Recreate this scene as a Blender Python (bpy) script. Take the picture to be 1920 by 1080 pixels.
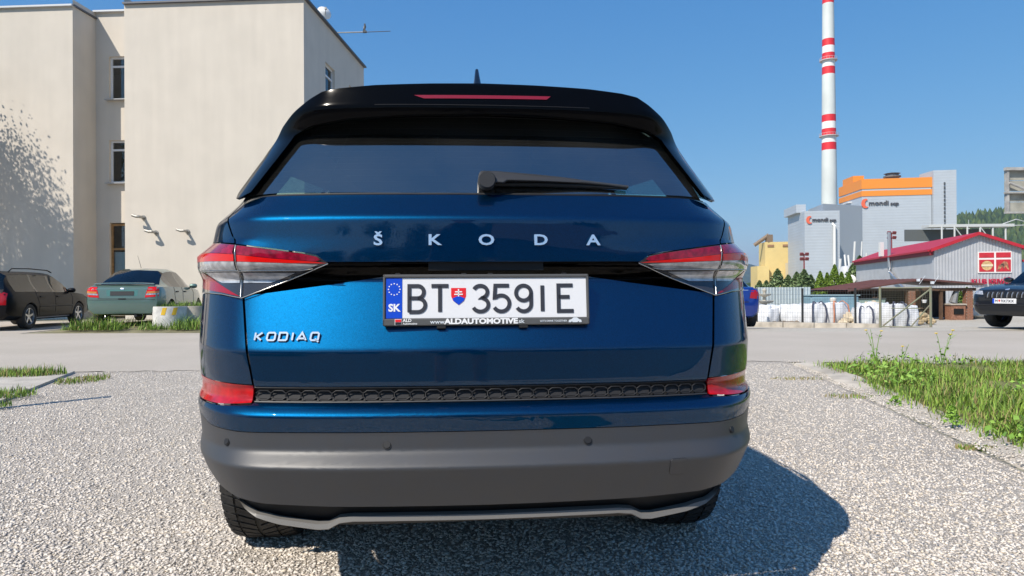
import bpy, bmesh, math, random
import numpy as np
from mathutils import Vector, Matrix
from mathutils.bvhtree import BVHTree
R = math.radians
random.seed(7); rng = np.random.default_rng(7)
for o in list(bpy.data.objects): bpy.data.objects.remove(o)
SC = bpy.context.scene
COL = SC.collection

# ---------------------------------------------------------------- camera, sky, sun, exposure
cam = bpy.data.cameras.new('camera'); cam.sensor_width = 36; cam.lens = 1300/1920*36
cam.clip_start = .05; cam.clip_end = 30000
camo = bpy.data.objects.new('camera', cam); COL.objects.link(camo)
camo.matrix_world = Matrix.Translation((0, 0, .95)) @ Matrix.Rotation(R(90)+3/1300, 4, 'X') @ Matrix.Rotation(-.0052, 4, 'Z')
SC.camera = camo
SUN_EL, SUN_DIR = R(46.5), Vector((-.90, -1.0, 0)).normalized()      # horizontal direction towards the sun
world = bpy.data.worlds.new('World'); SC.world = world; world.use_nodes = True
wn = world.node_tree; wn.nodes.clear()
sky = wn.nodes.new('ShaderNodeTexSky'); sky.sky_type = 'NISHITA'; sky.sun_disc = False
sky.sun_elevation = SUN_EL; sky.sun_rotation = math.atan2(SUN_DIR.x, SUN_DIR.y)
sky.air_density = .75; sky.dust_density = .12; sky.ozone_density = 3.0; sky.altitude = 480
bg = wn.nodes.new('ShaderNodeBackground'); bg.inputs['Strength'].default_value = .085
wo = wn.nodes.new('ShaderNodeOutputWorld')
sp_ = wn.nodes.new('ShaderNodeSeparateColor'); cb_ = wn.nodes.new('ShaderNodeCombineColor'); wn.links.new(sky.outputs[0], sp_.inputs[0])
for ci, (kk, gg) in enumerate(((.72, 1.12), (1.66, .68), (3.45, .37))):          # a clear, saturated summer blue
    pw_ = wn.nodes.new('ShaderNodeMath'); pw_.operation = 'POWER'; pw_.inputs[1].default_value = gg; ml_ = wn.nodes.new('ShaderNodeMath'); ml_.operation = 'MULTIPLY'; ml_.inputs[1].default_value = kk
    wn.links.new(sp_.outputs[ci], pw_.inputs[0]); wn.links.new(pw_.outputs[0], ml_.inputs[0]); wn.links.new(ml_.outputs[0], cb_.inputs[ci])
wn.links.new(cb_.outputs[0], bg.inputs[0]); wn.links.new(bg.outputs[0], wo.inputs[0])
sun = bpy.data.lights.new('sun', 'SUN'); sun.energy = 4.2; sun.angle = R(.5); sun.color = (1, .925, .82)
suno = bpy.data.objects.new('sun', sun); COL.objects.link(suno)
sd = Vector((SUN_DIR.x*math.cos(SUN_EL), SUN_DIR.y*math.cos(SUN_EL), math.sin(SUN_EL)))
suno.rotation_euler = sd.to_track_quat('Z', 'Y').to_euler()
SC.view_settings.view_transform = 'Standard'; SC.view_settings.look = 'None'
SC.view_settings.exposure = .5; SC.view_settings.gamma = 1
SC.render.engine = 'CYCLES'
SC.cycles.max_bounces = 8; SC.cycles.transparent_max_bounces = 10
SC.cycles.use_denoising = True; SC.cycles.sample_clamp_indirect = 8

# ---------------------------------------------------------------- materials
MATS = {}
def mat(name, col, rough=.6, metal=0, var=0, scale=6, bump=0, bscale=60, coat=0, spec=.5, emit=None, aniso=None, detail=4, vcol=None):
    if name in MATS: return MATS[name]
    m = bpy.data.materials.new(name); m.use_nodes = True; nt = m.node_tree; p = nt.nodes['Principled BSDF']
    p.inputs['Base Color'].default_value = (*col, 1); p.inputs['Roughness'].default_value = rough
    p.inputs['Metallic'].default_value = metal; p.inputs['Specular IOR Level'].default_value = spec
    if coat: p.inputs['Coat Weight'].default_value = coat; p.inputs['Coat Roughness'].default_value = .03
    if emit: p.inputs['Emission Color'].default_value = (*emit[0], 1); p.inputs['Emission Strength'].default_value = emit[1]
    tc = nt.nodes.new('ShaderNodeTexCoord')
    if var:
        n = nt.nodes.new('ShaderNodeTexNoise'); n.inputs['Scale'].default_value = scale; n.inputs['Detail'].default_value = detail
        nt.links.new(tc.outputs['Object'], n.inputs['Vector'])
        r = nt.nodes.new('ShaderNodeValToRGB'); c2 = vcol or tuple(c*(1-var) for c in col)
        r.color_ramp.elements[0].position = .32; r.color_ramp.elements[1].position = .68
        r.color_ramp.elements[0].color = (*c2, 1)
        r.color_ramp.elements[1].color = (*(tuple(min(c*(1+var*.5), 1) for c in col)), 1)
        nt.links.new(n.outputs['Fac'], r.inputs['Fac']); nt.links.new(r.outputs['Color'], p.inputs['Base Color'])
    if bump:
        n = nt.nodes.new('ShaderNodeTexNoise'); n.inputs['Scale'].default_value = bscale; n.inputs['Detail'].default_value = 3
        nt.links.new(tc.outputs['Object'], n.inputs['Vector'])
        b = nt.nodes.new('ShaderNodeBump'); b.inputs['Strength'].default_value = bump; b.inputs['Distance'].default_value = .01
        nt.links.new(n.outputs['Fac'], b.inputs['Height']); nt.links.new(b.outputs['Normal'], p.inputs['Normal'])
    MATS[name] = m
    return m
def nodes(m): return m.node_tree, m.node_tree.nodes['Principled BSDF'], m.node_tree.nodes, m.node_tree.links
def car_paint(name, col, metal=.55, rough=.36):
    m = mat(name, col, rough, metal, coat=1.0); nt, p, N, L = nodes(m)
    p.inputs['Coat Roughness'].default_value = .012; p.inputs['Coat IOR'].default_value = 1.55
    tc = N.new('ShaderNodeTexCoord'); v = N.new('ShaderNodeTexVoronoi'); v.inputs['Scale'].default_value = 900
    L.new(tc.outputs['Object'], v.inputs['Vector'])
    mx = N.new('ShaderNodeMixRGB'); mx.inputs[0].default_value = .22; mx.inputs[1].default_value = (*col, 1)
    g = N.new('ShaderNodeVectorMath'); g.operation = 'MULTIPLY'; g.inputs[1].default_value = tuple(c*2.2+.004 for c in col)
    L.new(v.outputs['Color'], g.inputs[0]); L.new(g.outputs[0], mx.inputs[2]); L.new(mx.outputs[0], p.inputs['Base Color'])
    return m
def flake_paint(name, col, alpha=.445):
    """metallic flakes under clear lacquer: a soft coloured lobe plus a sharp coat"""
    m = bpy.data.materials.new(name); m.use_nodes = True; nt = m.node_tree; N, L = nt.nodes, nt.links; N.clear()
    tc = N.new('ShaderNodeTexCoord'); v = N.new('ShaderNodeTexVoronoi'); v.inputs['Scale'].default_value = 850; L.new(tc.outputs['Object'], v.inputs['Vector'])
    sp = N.new('ShaderNodeSeparateColor'); L.new(v.outputs['Color'], sp.inputs[0]); rp = N.new('ShaderNodeMapRange'); rp.inputs[3].default_value = .72; rp.inputs[4].default_value = 1.3; L.new(sp.outputs[0], rp.inputs[0])
    cm = N.new('ShaderNodeVectorMath'); cm.operation = 'SCALE'; cm.inputs[0].default_value = col; L.new(rp.outputs[0], cm.inputs['Scale'])
    g = N.new('ShaderNodeBsdfGlossy'); g.distribution = 'BECKMANN'; g.inputs['Roughness'].default_value = alpha; L.new(cm.outputs[0], g.inputs['Color'])
    d = N.new('ShaderNodeBsdfDiffuse'); d.inputs['Color'].default_value = tuple(c*.10 for c in col)+(1,); ad = N.new('ShaderNodeAddShader'); L.new(g.outputs[0], ad.inputs[0]); L.new(d.outputs[0], ad.inputs[1])
    c = N.new('ShaderNodeBsdfGlossy'); c.inputs['Roughness'].default_value = .012; f = N.new('ShaderNodeFresnel'); f.inputs[0].default_value = 1.62
    mx = N.new('ShaderNodeMixShader'); L.new(f.outputs[0], mx.inputs[0]); L.new(ad.outputs[0], mx.inputs[1]); L.new(c.outputs[0], mx.inputs[2])
    o = N.new('ShaderNodeOutputMaterial'); L.new(mx.outputs[0], o.inputs[0]); MATS[name] = m; return m
def tint_glass(name, tint, ior=1.5, boost=1.0, rough=0.0, dust=0.0):
    if name in MATS: return MATS[name]
    m = bpy.data.materials.new(name); m.use_nodes = True; nt = m.node_tree; nt.nodes.clear()
    t = nt.nodes.new('ShaderNodeBsdfTransparent'); t.inputs[0].default_value = (*tint, 1)
    g = nt.nodes.new('ShaderNodeBsdfGlossy'); g.inputs['Roughness'].default_value = rough; g.inputs[0].default_value = (boost, boost, boost, 1)
    f = nt.nodes.new('ShaderNodeFresnel'); f.inputs[0].default_value = ior
    mx = nt.nodes.new('ShaderNodeMixShader'); out = nt.nodes.new('ShaderNodeOutputMaterial')
    nt.links.new(f.outputs[0], mx.inputs[0]); nt.links.new(t.outputs[0], mx.inputs[1]); nt.links.new(g.outputs[0], mx.inputs[2]); last = mx
    if dust:
        d = nt.nodes.new('ShaderNodeBsdfDiffuse'); d.inputs[0].default_value = (.5, .5, .48, 1); m3 = nt.nodes.new('ShaderNodeMixShader'); tc = nt.nodes.new('ShaderNodeTexCoord'); nz = nt.nodes.new('ShaderNodeTexNoise'); nz.inputs['Scale'].default_value = 5; nz.inputs['Detail'].default_value = 8
        mr = nt.nodes.new('ShaderNodeMapRange'); mr.inputs[1].default_value = .3; mr.inputs[2].default_value = .75; mr.inputs[3].default_value = dust*.4; mr.inputs[4].default_value = dust*1.8
        nt.links.new(tc.outputs['Object'], nz.inputs['Vector']); nt.links.new(nz.outputs['Fac'], mr.inputs[0]); nt.links.new(mr.outputs[0], m3.inputs[0]); nt.links.new(mx.outputs[0], m3.inputs[1]); nt.links.new(d.outputs[0], m3.inputs[2]); last = m3
    nt.links.new(last.outputs[0], out.inputs[0])
    MATS[name] = m
    return m
M = dict(
 paint=flake_paint('blue_metallic_paint', (.0003, .039, .102)),
 gloss_black=mat('gloss_black', (.004, .004, .005), .08, coat=.6),
 satin_black=mat('spoiler_black', (.002, .002, .0025), .09, spec=.09),
 black=mat('matt_black', (.006, .006, .007), .6),
 cavity=mat('dark_cavity', (.003, .003, .003), .9),
 plastic=mat('grey_bumper_plastic', (.034, .036, .041), .45, var=.2, scale=22, bump=.05, bscale=900, spec=.6, vcol=(.040, .040, .042)),
 plastic_dark=mat('dark_grey_plastic', (.03, .03, .032), .5, bump=.03, bscale=800),
 lip=mat('silver_grey_trim', (.14, .134, .125), .45),
 chrome=mat('bright_chrome', (.88, .89, .9), .22, .85), mirror_chrome=mat('chrome', (.82, .83, .85), .08, 1),
 red_lens=mat('red_lens', (.30, .003, .008), .12, coat=.4), pink_lens=mat('crimson_lens', (.26, .003, .022), .16, coat=.5, var=.5, scale=60),
 bright_red=mat('bright_red_lens', (.62, .006, .004), .15, coat=.3),
 clear=mat('clear_lens', (.52, .53, .55), .14, .35, coat=1, var=.45, scale=38), smoke=mat('smoked_lens', (.03, .028, .03), .08, coat=1),
 reflector=mat('red_reflector', (.44, .004, .006), .2, coat=.3, var=.3, scale=40),
 rear_glass=tint_glass('tinted_rear_glass', (.16, .25, .25), 2.9, dust=.016),
 side_glass=tint_glass('teal_side_glass', (.38, .62, .60), 1.5),
 car_glass=tint_glass('car_glass', (.20, .23, .23), 1.6),
 seat=mat('seat_fabric', (.012, .012, .013), .8),
 rubber=mat('tyre_rubber', (.018, .018, .018), .75, var=.3, scale=30, vcol=(.035, .033, .03)),
 alloy=mat('alloy_rim', (.55, .56, .58), .3, .8), rim_dark=mat('dark_rim', (.05, .05, .055), .4, .6),
 white_plate=mat('plate_white', (.72, .72, .73), .35), plate_blue=mat('plate_blue', (.0, .055, .52), .4), plate_ink=mat('plate_ink', (.028, .03, .04), .5),
 plate_red=mat('plate_red', (.7, .015, .02), .4), white=mat('white_paint', (.78, .78, .78), .45), yellow=mat('yellow_paint', (.72, .45, .03), .5),
 light_grey=mat('light_grey_print', (.62, .66, .70), .4),
)

# ---------------------------------------------------------------- mesh helpers
class MB:
    """collects vertices and faces, then becomes one mesh object"""
    def __init__(s): s.v, s.f, s.m = [], [], []
    def add(s, v, f, mi=0):
        k = len(s.v); s.v += [tuple(p) for p in v]; s.f += [tuple(i+k for i in q) for q in f]; s.m += [mi]*len(f); return s
    def box(s, c, d, rz=0, mi=0, rx=0, ry=0):
        m = Matrix.Translation(c) @ Matrix.Rotation(rz, 4, 'Z') @ Matrix.Rotation(ry, 4, 'Y') @ Matrix.Rotation(rx, 4, 'X')
        v = [m @ Vector((a*d[0]/2, b*d[1]/2, e*d[2]/2)) for a in (-1, 1) for b in (-1, 1) for e in (-1, 1)]
        return s.add(v, [(0,1,3,2),(4,6,7,5),(0,4,5,1),(2,3,7,6),(0,2,6,4),(1,5,7,3)], mi)
    def tube(s, pts, r, n=8, mi=0, cap=True):
        pts = [Vector(p) for p in pts]; rr = r if isinstance(r, (list, tuple)) else [r]*len(pts); rings = []
        for i, p in enumerate(pts):
            t = (pts[min(i+1, len(pts)-1)]-pts[max(i-1, 0)]).normalized()
            a = t.cross(Vector((0, 0, 1)) if abs(t.z) < .9 else Vector((1, 0, 0))).normalized(); b = t.cross(a)
            rings.append([p+(a*math.cos(2*math.pi*k/n)+b*math.sin(2*math.pi*k/n))*rr[i] for k in range(n)])
        v = [q for g in rings for q in g]; f = []
        for i in range(len(pts)-1):
            for k in range(n): f.append((i*n+k, i*n+(k+1) % n, (i+1)*n+(k+1) % n, (i+1)*n+k))
        if cap: f += [tuple(range(n))[::-1], tuple(range((len(pts)-1)*n, len(pts)*n))]
        return s.add(v, f, mi)
    def lathe(s, prof, c=(0, 0, 0), n=24, axis='Z', mi=0, a0=0, a1=2*math.pi):
        full = abs(a1-a0-2*math.pi) < 1e-6; m = n if full else n+1; v = []; f = []
        for k in range(m):
            a = a0+(a1-a0)*k/n; ca, sa = math.cos(a), math.sin(a)
            for r, h in prof:
                p = (r*ca, r*sa, h) if axis == 'Z' else ((h, r*ca, r*sa) if axis == 'X' else (r*ca, h, r*sa))
                v.append((p[0]+c[0], p[1]+c[1], p[2]+c[2]))
        q = len(prof)
        for k in range(n):
            k2 = (k+1) % m
            for j in range(q-1): f.append((k*q+j, k2*q+j, k2*q+j+1, k*q+j+1))
        return s.add(v, f, mi)
    def prism(s, pts, z0, z1, mi=0):
        n = len(pts); v = [(x, y, z0) for x, y in pts]+[(x, y, z1) for x, y in pts]
        return s.add(v, [tuple(range(n))[::-1], tuple(range(n, 2*n))]+[(i, (i+1) % n, n+(i+1) % n, n+i) for i in range(n)], mi)
    def grid(s, fn, nu, nv, mi=0):
        v = [fn(i/nu, j/nv) for j in range(nv+1) for i in range(nu+1)]
        return s.add(v, [(j*(nu+1)+i, j*(nu+1)+i+1, (j+1)*(nu+1)+i+1, (j+1)*(nu+1)+i) for j in range(nv) for i in range(nu)], mi)
    def obj(s, name, mats, parent=None, smooth=None, fix=True):
        me = bpy.data.meshes.new(name); me.from_pydata(s.v, [], s.f)
        for m in (mats if isinstance(mats, (list, tuple)) else [mats]): me.materials.append(m)
        if any(s.m): me.polygons.foreach_set('material_index', s.m)
        if fix:
            bm = bmesh.new(); bm.from_mesh(me); bmesh.ops.recalc_face_normals(bm, faces=bm.faces); bm.to_mesh(me); bm.free()
        return link(name, me, parent, smooth)
def link(name, me, parent=None, smooth=None):
    if smooth is not None:
        me.polygons.foreach_set('use_smooth', [True]*len(me.polygons)); me.set_sharp_from_angle(angle=R(smooth))
    me.update(); o = bpy.data.objects.new(name, me); COL.objects.link(o); o.parent = parent
    return o
def fast_mesh(name, v, tri, mats, parent=None, midx=None, smooth=False):
    """numpy arrays -> mesh (vertices n x 3, triangles m x 3)"""
    me = bpy.data.meshes.new(name); v = np.asarray(v, np.float32); tri = np.asarray(tri, np.int32)
    me.vertices.add(len(v)); me.vertices.foreach_set('co', v.ravel())
    me.loops.add(tri.size); me.loops.foreach_set('vertex_index', tri.ravel())
    me.polygons.add(len(tri)); me.polygons.foreach_set('loop_start', np.arange(0, tri.size, 3, dtype=np.int32))
    for m in (mats if isinstance(mats, (list, tuple)) else [mats]): me.materials.append(m)
    if midx is not None: me.polygons.foreach_set('material_index', np.asarray(midx, np.int32))
    me.validate(); me.update()
    if smooth: me.polygons.foreach_set('use_smooth', [True]*len(me.polygons))
    o = bpy.data.objects.new(name, me); COL.objects.link(o); o.parent = parent
    return o
def empty(name, loc=(0, 0, 0), rz=0, parent=None):
    o = bpy.data.objects.new(name, None); COL.objects.link(o); o.location = loc; o.rotation_euler = (0, 0, rz); o.parent = parent; o.empty_display_size = .2
    return o
def tag(o, label, cat, group=None, kind=None):
    o['label'] = label; o['category'] = cat
    if group: o['group'] = group
    if kind: o['kind'] = kind
    return o
def structure(o, label=None): o['kind'] = 'structure'; return o
def copy_tree(o, parent=None):
    c = o.copy(); COL.objects.link(c); c.parent = parent
    for ch in [q for q in bpy.data.objects if q.parent == o]: copy_tree(ch, c)
    return c
def text_obj(name, body, size, depth, m, parent, mtx, bold=0.0, align='CENTER', sx=1.0, space=1.0, shear=0):
    cu = bpy.data.curves.new(name, 'FONT'); cu.body = body; cu.size = size; cu.extrude = depth; cu.offset = bold; cu.align_x = align; cu.align_y = 'CENTER'
    cu.space_character = space; cu.shear = shear; cu.resolution_u = 3
    t = bpy.data.objects.new(name, cu); COL.objects.link(t); dg = bpy.context.evaluated_depsgraph_get()
    me = bpy.data.meshes.new_from_object(t.evaluated_get(dg)); bpy.data.objects.remove(t); bpy.data.curves.remove(cu)
    me.transform(mtx @ Matrix.Diagonal((sx, 1, 1, 1))); me.name = name; me.materials.clear(); me.materials.append(m)
    return link(name, me, parent)
def frame(o, xd, zd):                     # a matrix whose x runs along xd, whose y runs along zd
    x = Vector(xd).normalized(); z = Vector(zd).normalized(); n = x.cross(z)
    m = Matrix((x, z, n)).transposed().to_4x4(); m.translation = Vector(o); return m
# ---------------------------------------------------------------- ground, road, kerb, gravel, grass
def ground_mat(name, c1, c2, c3, s1=.35, s2=60, rough=.95, bump=.5, bscale=70, bdist=.02):
    m = mat(name, c1, rough); nt, p, N, L = nodes(m); p.inputs['Specular IOR Level'].default_value = .2
    tc = N.new('ShaderNodeTexCoord')
    a = N.new('ShaderNodeTexNoise'); a.inputs['Scale'].default_value = s1; a.inputs['Detail'].default_value = 5
    b = N.new('ShaderNodeTexVoronoi'); b.inputs['Scale'].default_value = s2
    c = N.new('ShaderNodeTexNoise'); c.inputs['Scale'].default_value = bscale; c.inputs['Detail'].default_value = 4
    for q in (a, b, c): L.new(tc.outputs['Object'], q.inputs['Vector'])
    r = N.new('ShaderNodeValToRGB'); r.color_ramp.elements[0].position = .38; r.color_ramp.elements[1].position = .62
    r.color_ramp.elements[0].color = (*c1, 1); r.color_ramp.elements[1].color = (*c2, 1); L.new(a.outputs['Fac'], r.inputs['Fac'])
    sp = N.new('ShaderNodeSeparateColor'); L.new(b.outputs['Color'], sp.inputs[0])
    r2 = N.new('ShaderNodeValToRGB'); r2.color_ramp.elements[0].color = (0, 0, 0, 1); r2.color_ramp.elements[1].color = (.75, .75, .75, 1)
    L.new(sp.outputs[0], r2.inputs['Fac'])
    mx = N.new('ShaderNodeMixRGB'); L.new(r2.outputs[0], mx.inputs[0]); L.new(r.outputs[0], mx.inputs[1]); mx.inputs[2].default_value = (*c3, 1)
    L.new(mx.outputs[0], p.inputs['Base Color'])
    ad = N.new('ShaderNodeMath'); ad.operation = 'SUBTRACT'; L.new(c.outputs['Fac'], ad.inputs[0]); L.new(b.outputs['Distance'], ad.inputs[1])
    bp = N.new('ShaderNodeBump'); bp.inputs['Strength'].default_value = bump; bp.inputs['Distance'].default_value = bdist
    L.new(ad.outputs[0], bp.inputs['Height']); L.new(bp.outputs[0], p.inputs['Normal'])
    return m
def sheet(name, pts, z, m):
    b = MB(); b.add([(x, y, z) for x, y in pts], [tuple(range(len(pts)))]); o = b.obj(name, m)
    if o.data.polygons[0].normal.z < 0: o.data.flip_normals()
    return structure(o)
def sm(t): t = min(max(t, 0), 1); return t*t*(3-2*t)
def gz(x, y): return -.78*sm((y-15.6)/11)*sm((x-1)/3)          # the yard across the road lies lower
def terrain(name, xs, ys, lift, m):
    b = MB(); n = len(xs); b.add([(x, y, gz(x, y)+lift) for y in ys for x in xs], [(j*n+i, j*n+i+1, (j+1)*n+i+1, (j+1)*n+i) for j in range(len(ys)-1) for i in range(n-1)])
    return structure(b.obj(name, m, smooth=60))
terrain('ground', [-4000, -300, -60, -10, 0, 1, 1.75, 2.5, 3.25, 4, 8, 20, 60, 300, 1500, 9000], [-4000, -300, -40, 0, 8, 15.6]+[15.6+k*1.1 for k in range(1, 11)]+[40, 80, 300, 1500, 9000], 0,
        ground_mat('dry_ground', (.30, .27, .21), (.36, .33, .27), (.22, .22, .14), .06, 8, bscale=20))
def gravel_mat():
    m = mat('gravel_bed', (.6, .54, .47), .95); nt, p, N, L = nodes(m); p.inputs['Specular IOR Level'].default_value = .15; tc = N.new('ShaderNodeTexCoord')
    wn_ = N.new('ShaderNodeTexNoise'); wn_.inputs['Scale'].default_value = 60; wp = N.new('ShaderNodeMixRGB'); wp.inputs[0].default_value = .012; L.new(tc.outputs['Object'], wn_.inputs['Vector']); L.new(tc.outputs['Object'], wp.inputs[1]); L.new(wn_.outputs['Color'], wp.inputs[2])
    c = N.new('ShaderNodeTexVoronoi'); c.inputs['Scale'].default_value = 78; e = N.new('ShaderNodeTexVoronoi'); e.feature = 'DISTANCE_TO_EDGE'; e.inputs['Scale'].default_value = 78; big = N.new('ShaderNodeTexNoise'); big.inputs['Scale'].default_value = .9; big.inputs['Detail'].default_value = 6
    for q in (c, e): L.new(wp.outputs[0], q.inputs['Vector'])
    L.new(tc.outputs['Object'], big.inputs['Vector']); sp = N.new('ShaderNodeSeparateColor'); L.new(c.outputs['Color'], sp.inputs[0])
    r = N.new('ShaderNodeValToRGB'); r.color_ramp.elements[0].color = (.46, .415, .36, 1); r.color_ramp.elements[1].color = (.72, .65, .565, 1); r.color_ramp.elements.new(.35).color = (.59, .53, .46, 1); L.new(sp.outputs[0], r.inputs['Fac'])
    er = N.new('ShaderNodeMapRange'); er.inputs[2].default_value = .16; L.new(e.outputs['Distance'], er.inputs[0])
    mx = N.new('ShaderNodeMixRGB'); mx.inputs[1].default_value = (.38, .335, .28, 1); L.new(er.outputs[0], mx.inputs[0]); L.new(r.outputs[0], mx.inputs[2])  # crevice shade between the stones is painted in as a darker colour
    br = N.new('ShaderNodeMapRange'); br.inputs[1].default_value = .3; br.inputs[2].default_value = .7; br.inputs[3].default_value = .86; br.inputs[4].default_value = 1.08; L.new(big.outputs['Fac'], br.inputs[0])
    sc = N.new('ShaderNodeVectorMath'); sc.operation = 'SCALE'; L.new(mx.outputs[0], sc.inputs[0]); L.new(br.outputs[0], sc.inputs['Scale']); L.new(sc.outputs[0], p.inputs['Base Color'])
    bp = N.new('ShaderNodeBump'); bp.inputs['Strength'].default_value = .9; bp.inputs['Distance'].default_value = .006; L.new(er.outputs[0], bp.inputs['Height']); L.new(bp.outputs[0], p.inputs['Normal']); return m
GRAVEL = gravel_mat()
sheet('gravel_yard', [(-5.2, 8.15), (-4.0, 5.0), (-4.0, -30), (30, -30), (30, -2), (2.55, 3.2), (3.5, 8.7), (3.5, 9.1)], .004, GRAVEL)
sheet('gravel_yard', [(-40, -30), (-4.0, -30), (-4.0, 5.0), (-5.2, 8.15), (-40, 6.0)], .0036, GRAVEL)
ASPH = ground_mat('weathered_asphalt', (.45, .40, .335), (.51, .455, .39), (.39, .35, .30), .5, 150, bump=.5, bscale=260, bdist=.006)
near = [(-60, 6.0), (-12, 7.5), (-6, 8.2), (-5.0, 8.12), (-3, 8.3), (-1, 8.42), (1, 8.72), (3, 8.98), (4, 8.72), (5, 8.62), (7, 8.75), (10, 8.9), (60, 9.5)]
far = [(60, 13.5), (20, 14.4), (8, 14.95), (4, 15.1), (-4, 15.4), (-7, 15.62), (-9, 15.7), (-11.2, 15.75), (-12.0, 22.2), (-60, 23.5)]
jr = random.Random(11); rag = []
for (xa_, ya_), (xb_, yb2_) in zip(near, near[1:]):
    k_ = max(1, int(min(40, abs(xb_-xa_)/.12))) if -7 < xa_ < 7 else 1
    rag += [(xa_+(xb_-xa_)*i/k_, ya_+(yb2_-ya_)*i/k_+(jr.uniform(-.07, .07)+.05*math.sin((xa_+(xb_-xa_)*i/k_)*2.3) if k_ > 1 else 0)) for i in range(k_)]
sheet('road', rag+[near[-1]]+far, .009, ASPH)
terrain('yard_gravel', [4.0, 8, 14, 20, 30, 45, 70], [15.02, 15.6]+[15.6+k*1.1 for k in range(1, 11)]+[32, 40, 52], .0045, ground_mat('pale_gravel', (.46, .42, .35), (.52, .48, .41), (.36, .33, .28), .5, 30, bump=.5))
CONC = mat('old_concrete', (.47, .42, .35), .9, var=.3, scale=3, bump=.6, bscale=40)
# broken concrete strips that edge the driveway
def edge_strip(name, left, right, z0, seed):
    rr = random.Random(seed); b = MB(); n = 46; v = []
    for i in range(n+1):
        t = i/n; l = Vector(left[0]).lerp(Vector(left[1]), t); r_ = Vector(right[0]).lerp(Vector(right[1]), t)
        j = rr.uniform(-.035, .035); k = rr.uniform(-.03, .03); h = z0+.018*math.sin(t*9)+rr.uniform(-.006, .006)
        v += [(l.x+j-.03, l.y, 0), (l.x+j, l.y, h*.75), (l.x*.6+r_.x*.4, l.y, h+rr.uniform(-.004, .004)), (r_.x+k, r_.y, h+.01), (r_.x+k+.02, r_.y, 0)]
    b.add(v, [(i*5+k, i*5+k+1, i*5+k+6, i*5+k+5) for i in range(n) for k in range(4)])
    return structure(b.obj(name, CONC, smooth=40))
edge_strip('kerb', [(2.25, .8), (3.5, 8.5)], [(2.5, .8), (3.74, 8.45)], .028, 3)
slab = MB(); slab.add([(-5.1, 8.08, .03), (-4.36, 5.9, .03), (-3.6, 3.4, .03), (-4.4, 3.2, .03), (-5.6, 6.0, .03), (-6.7, 8.0, .03), (-5.1, 8.08, 0), (-4.36, 5.9, 0), (-3.6, 3.4, 0), (-4.4, 3.2, 0), (-5.6, 6.0, 0), (-6.7, 8.0, 0)],
     [(0, 1, 2, 3, 4, 5), (0, 6, 7, 1), (1, 7, 8, 2), (2, 8, 9, 3), (3, 9, 10, 4), (4, 10, 11, 5), (5, 11, 6, 0)])
structure(slab.obj('concrete_slab', mat('pale_concrete', (.46, .42, .36), .9, var=.2, scale=4, bump=.5, bscale=50)))
sheet('car_park', [(-30, -1.3), (-9, -1.0), (-2, -1.25), (1.5, -1.1), (8, -1.4), (30, -1.2), (30, -29), (-30, -29)], .0125, ground_mat('car_park_asphalt', (.10, .10, .10), (.13, .128, .125), (.08, .08, .08), .5, 150, bump=.5, bscale=260, bdist=.006))
# loose stones
def stones(name, n, sample, smin, smax, mats):
    P = sample(n); n = len(P)
    base = np.array([(1,0,0),(-1,0,0),(0,1,0),(0,-1,0),(0,0,1),(0,0,-1)], float)
    tri = np.array([(0,2,4),(2,1,4),(1,3,4),(3,0,4),(2,0,5),(1,2,5),(3,1,5),(0,3,5)])
    s = rng.uniform(smin, smax, n)[:, None]*rng.uniform(.65, 1.25, (n, 3)); s[:, 2] *= .5
    v = base[None]*s[:, None, :]+rng.normal(0, .28, (n, 6, 3))*s[:, None, :]
    a = rng.uniform(0, 6.28, n); ca, sa = np.cos(a)[:, None], np.sin(a)[:, None]
    tl = rng.normal(0, .35, n)[:, None]
    y, z = v[:, :, 1]*np.cos(tl)-v[:, :, 2]*np.sin(tl), v[:, :, 1]*np.sin(tl)+v[:, :, 2]*np.cos(tl)
    x = v[:, :, 0]; v = np.stack([x*ca-y*sa, x*sa+y*ca, z], 2)
    v += P[:, None, :]; v[:, :, 2] += (s[:, 2]*.35)[:, None]
    f = (tri[None]+(np.arange(n)*6)[:, None, None]).reshape(-1, 3)
    mi = np.repeat(rng.choice(len(mats), n, p=np.array([.5, .3, .14, .06])[:len(mats)]), 8)
    o = fast_mesh(name, v.reshape(-1, 3), f, mats, midx=mi); return o
SM = [mat('stone_pale', (.72, .655, .575), .9), mat('stone_grey', (.60, .545, .48), .9), mat('stone_dark', (.47, .425, .375), .9), mat('stone_warm', (.69, .60, .48), .9)]
def gravel_sample(n):
    u = rng.uniform(0, 1, n); D = 1.45+(9.2-1.45)*u**1.85
    X = rng.uniform(-1, 1, n)*(.80*D+.9)
    ok = (X < 2.76+.165*(D-3.6)+rng.normal(0, .09, n)) & (X > np.where(D > 5.0, -4.36-.34*(D-5.9)+.08, -4.0))
    ok &= D < 8.22+.075*(X+4)+rng.normal(0, .13, n)
    Z = np.where(X > 2.60+.162*(D-3.6), .026, .004); return np.stack([X, D, Z], 1)[ok]
g = stones('loose_gravel', 185000, gravel_sample, .0044, .0102, SM)
tag(g, 'pale grey crushed gravel covering the driveway in front of the road', 'gravel', kind='stuff')
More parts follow.
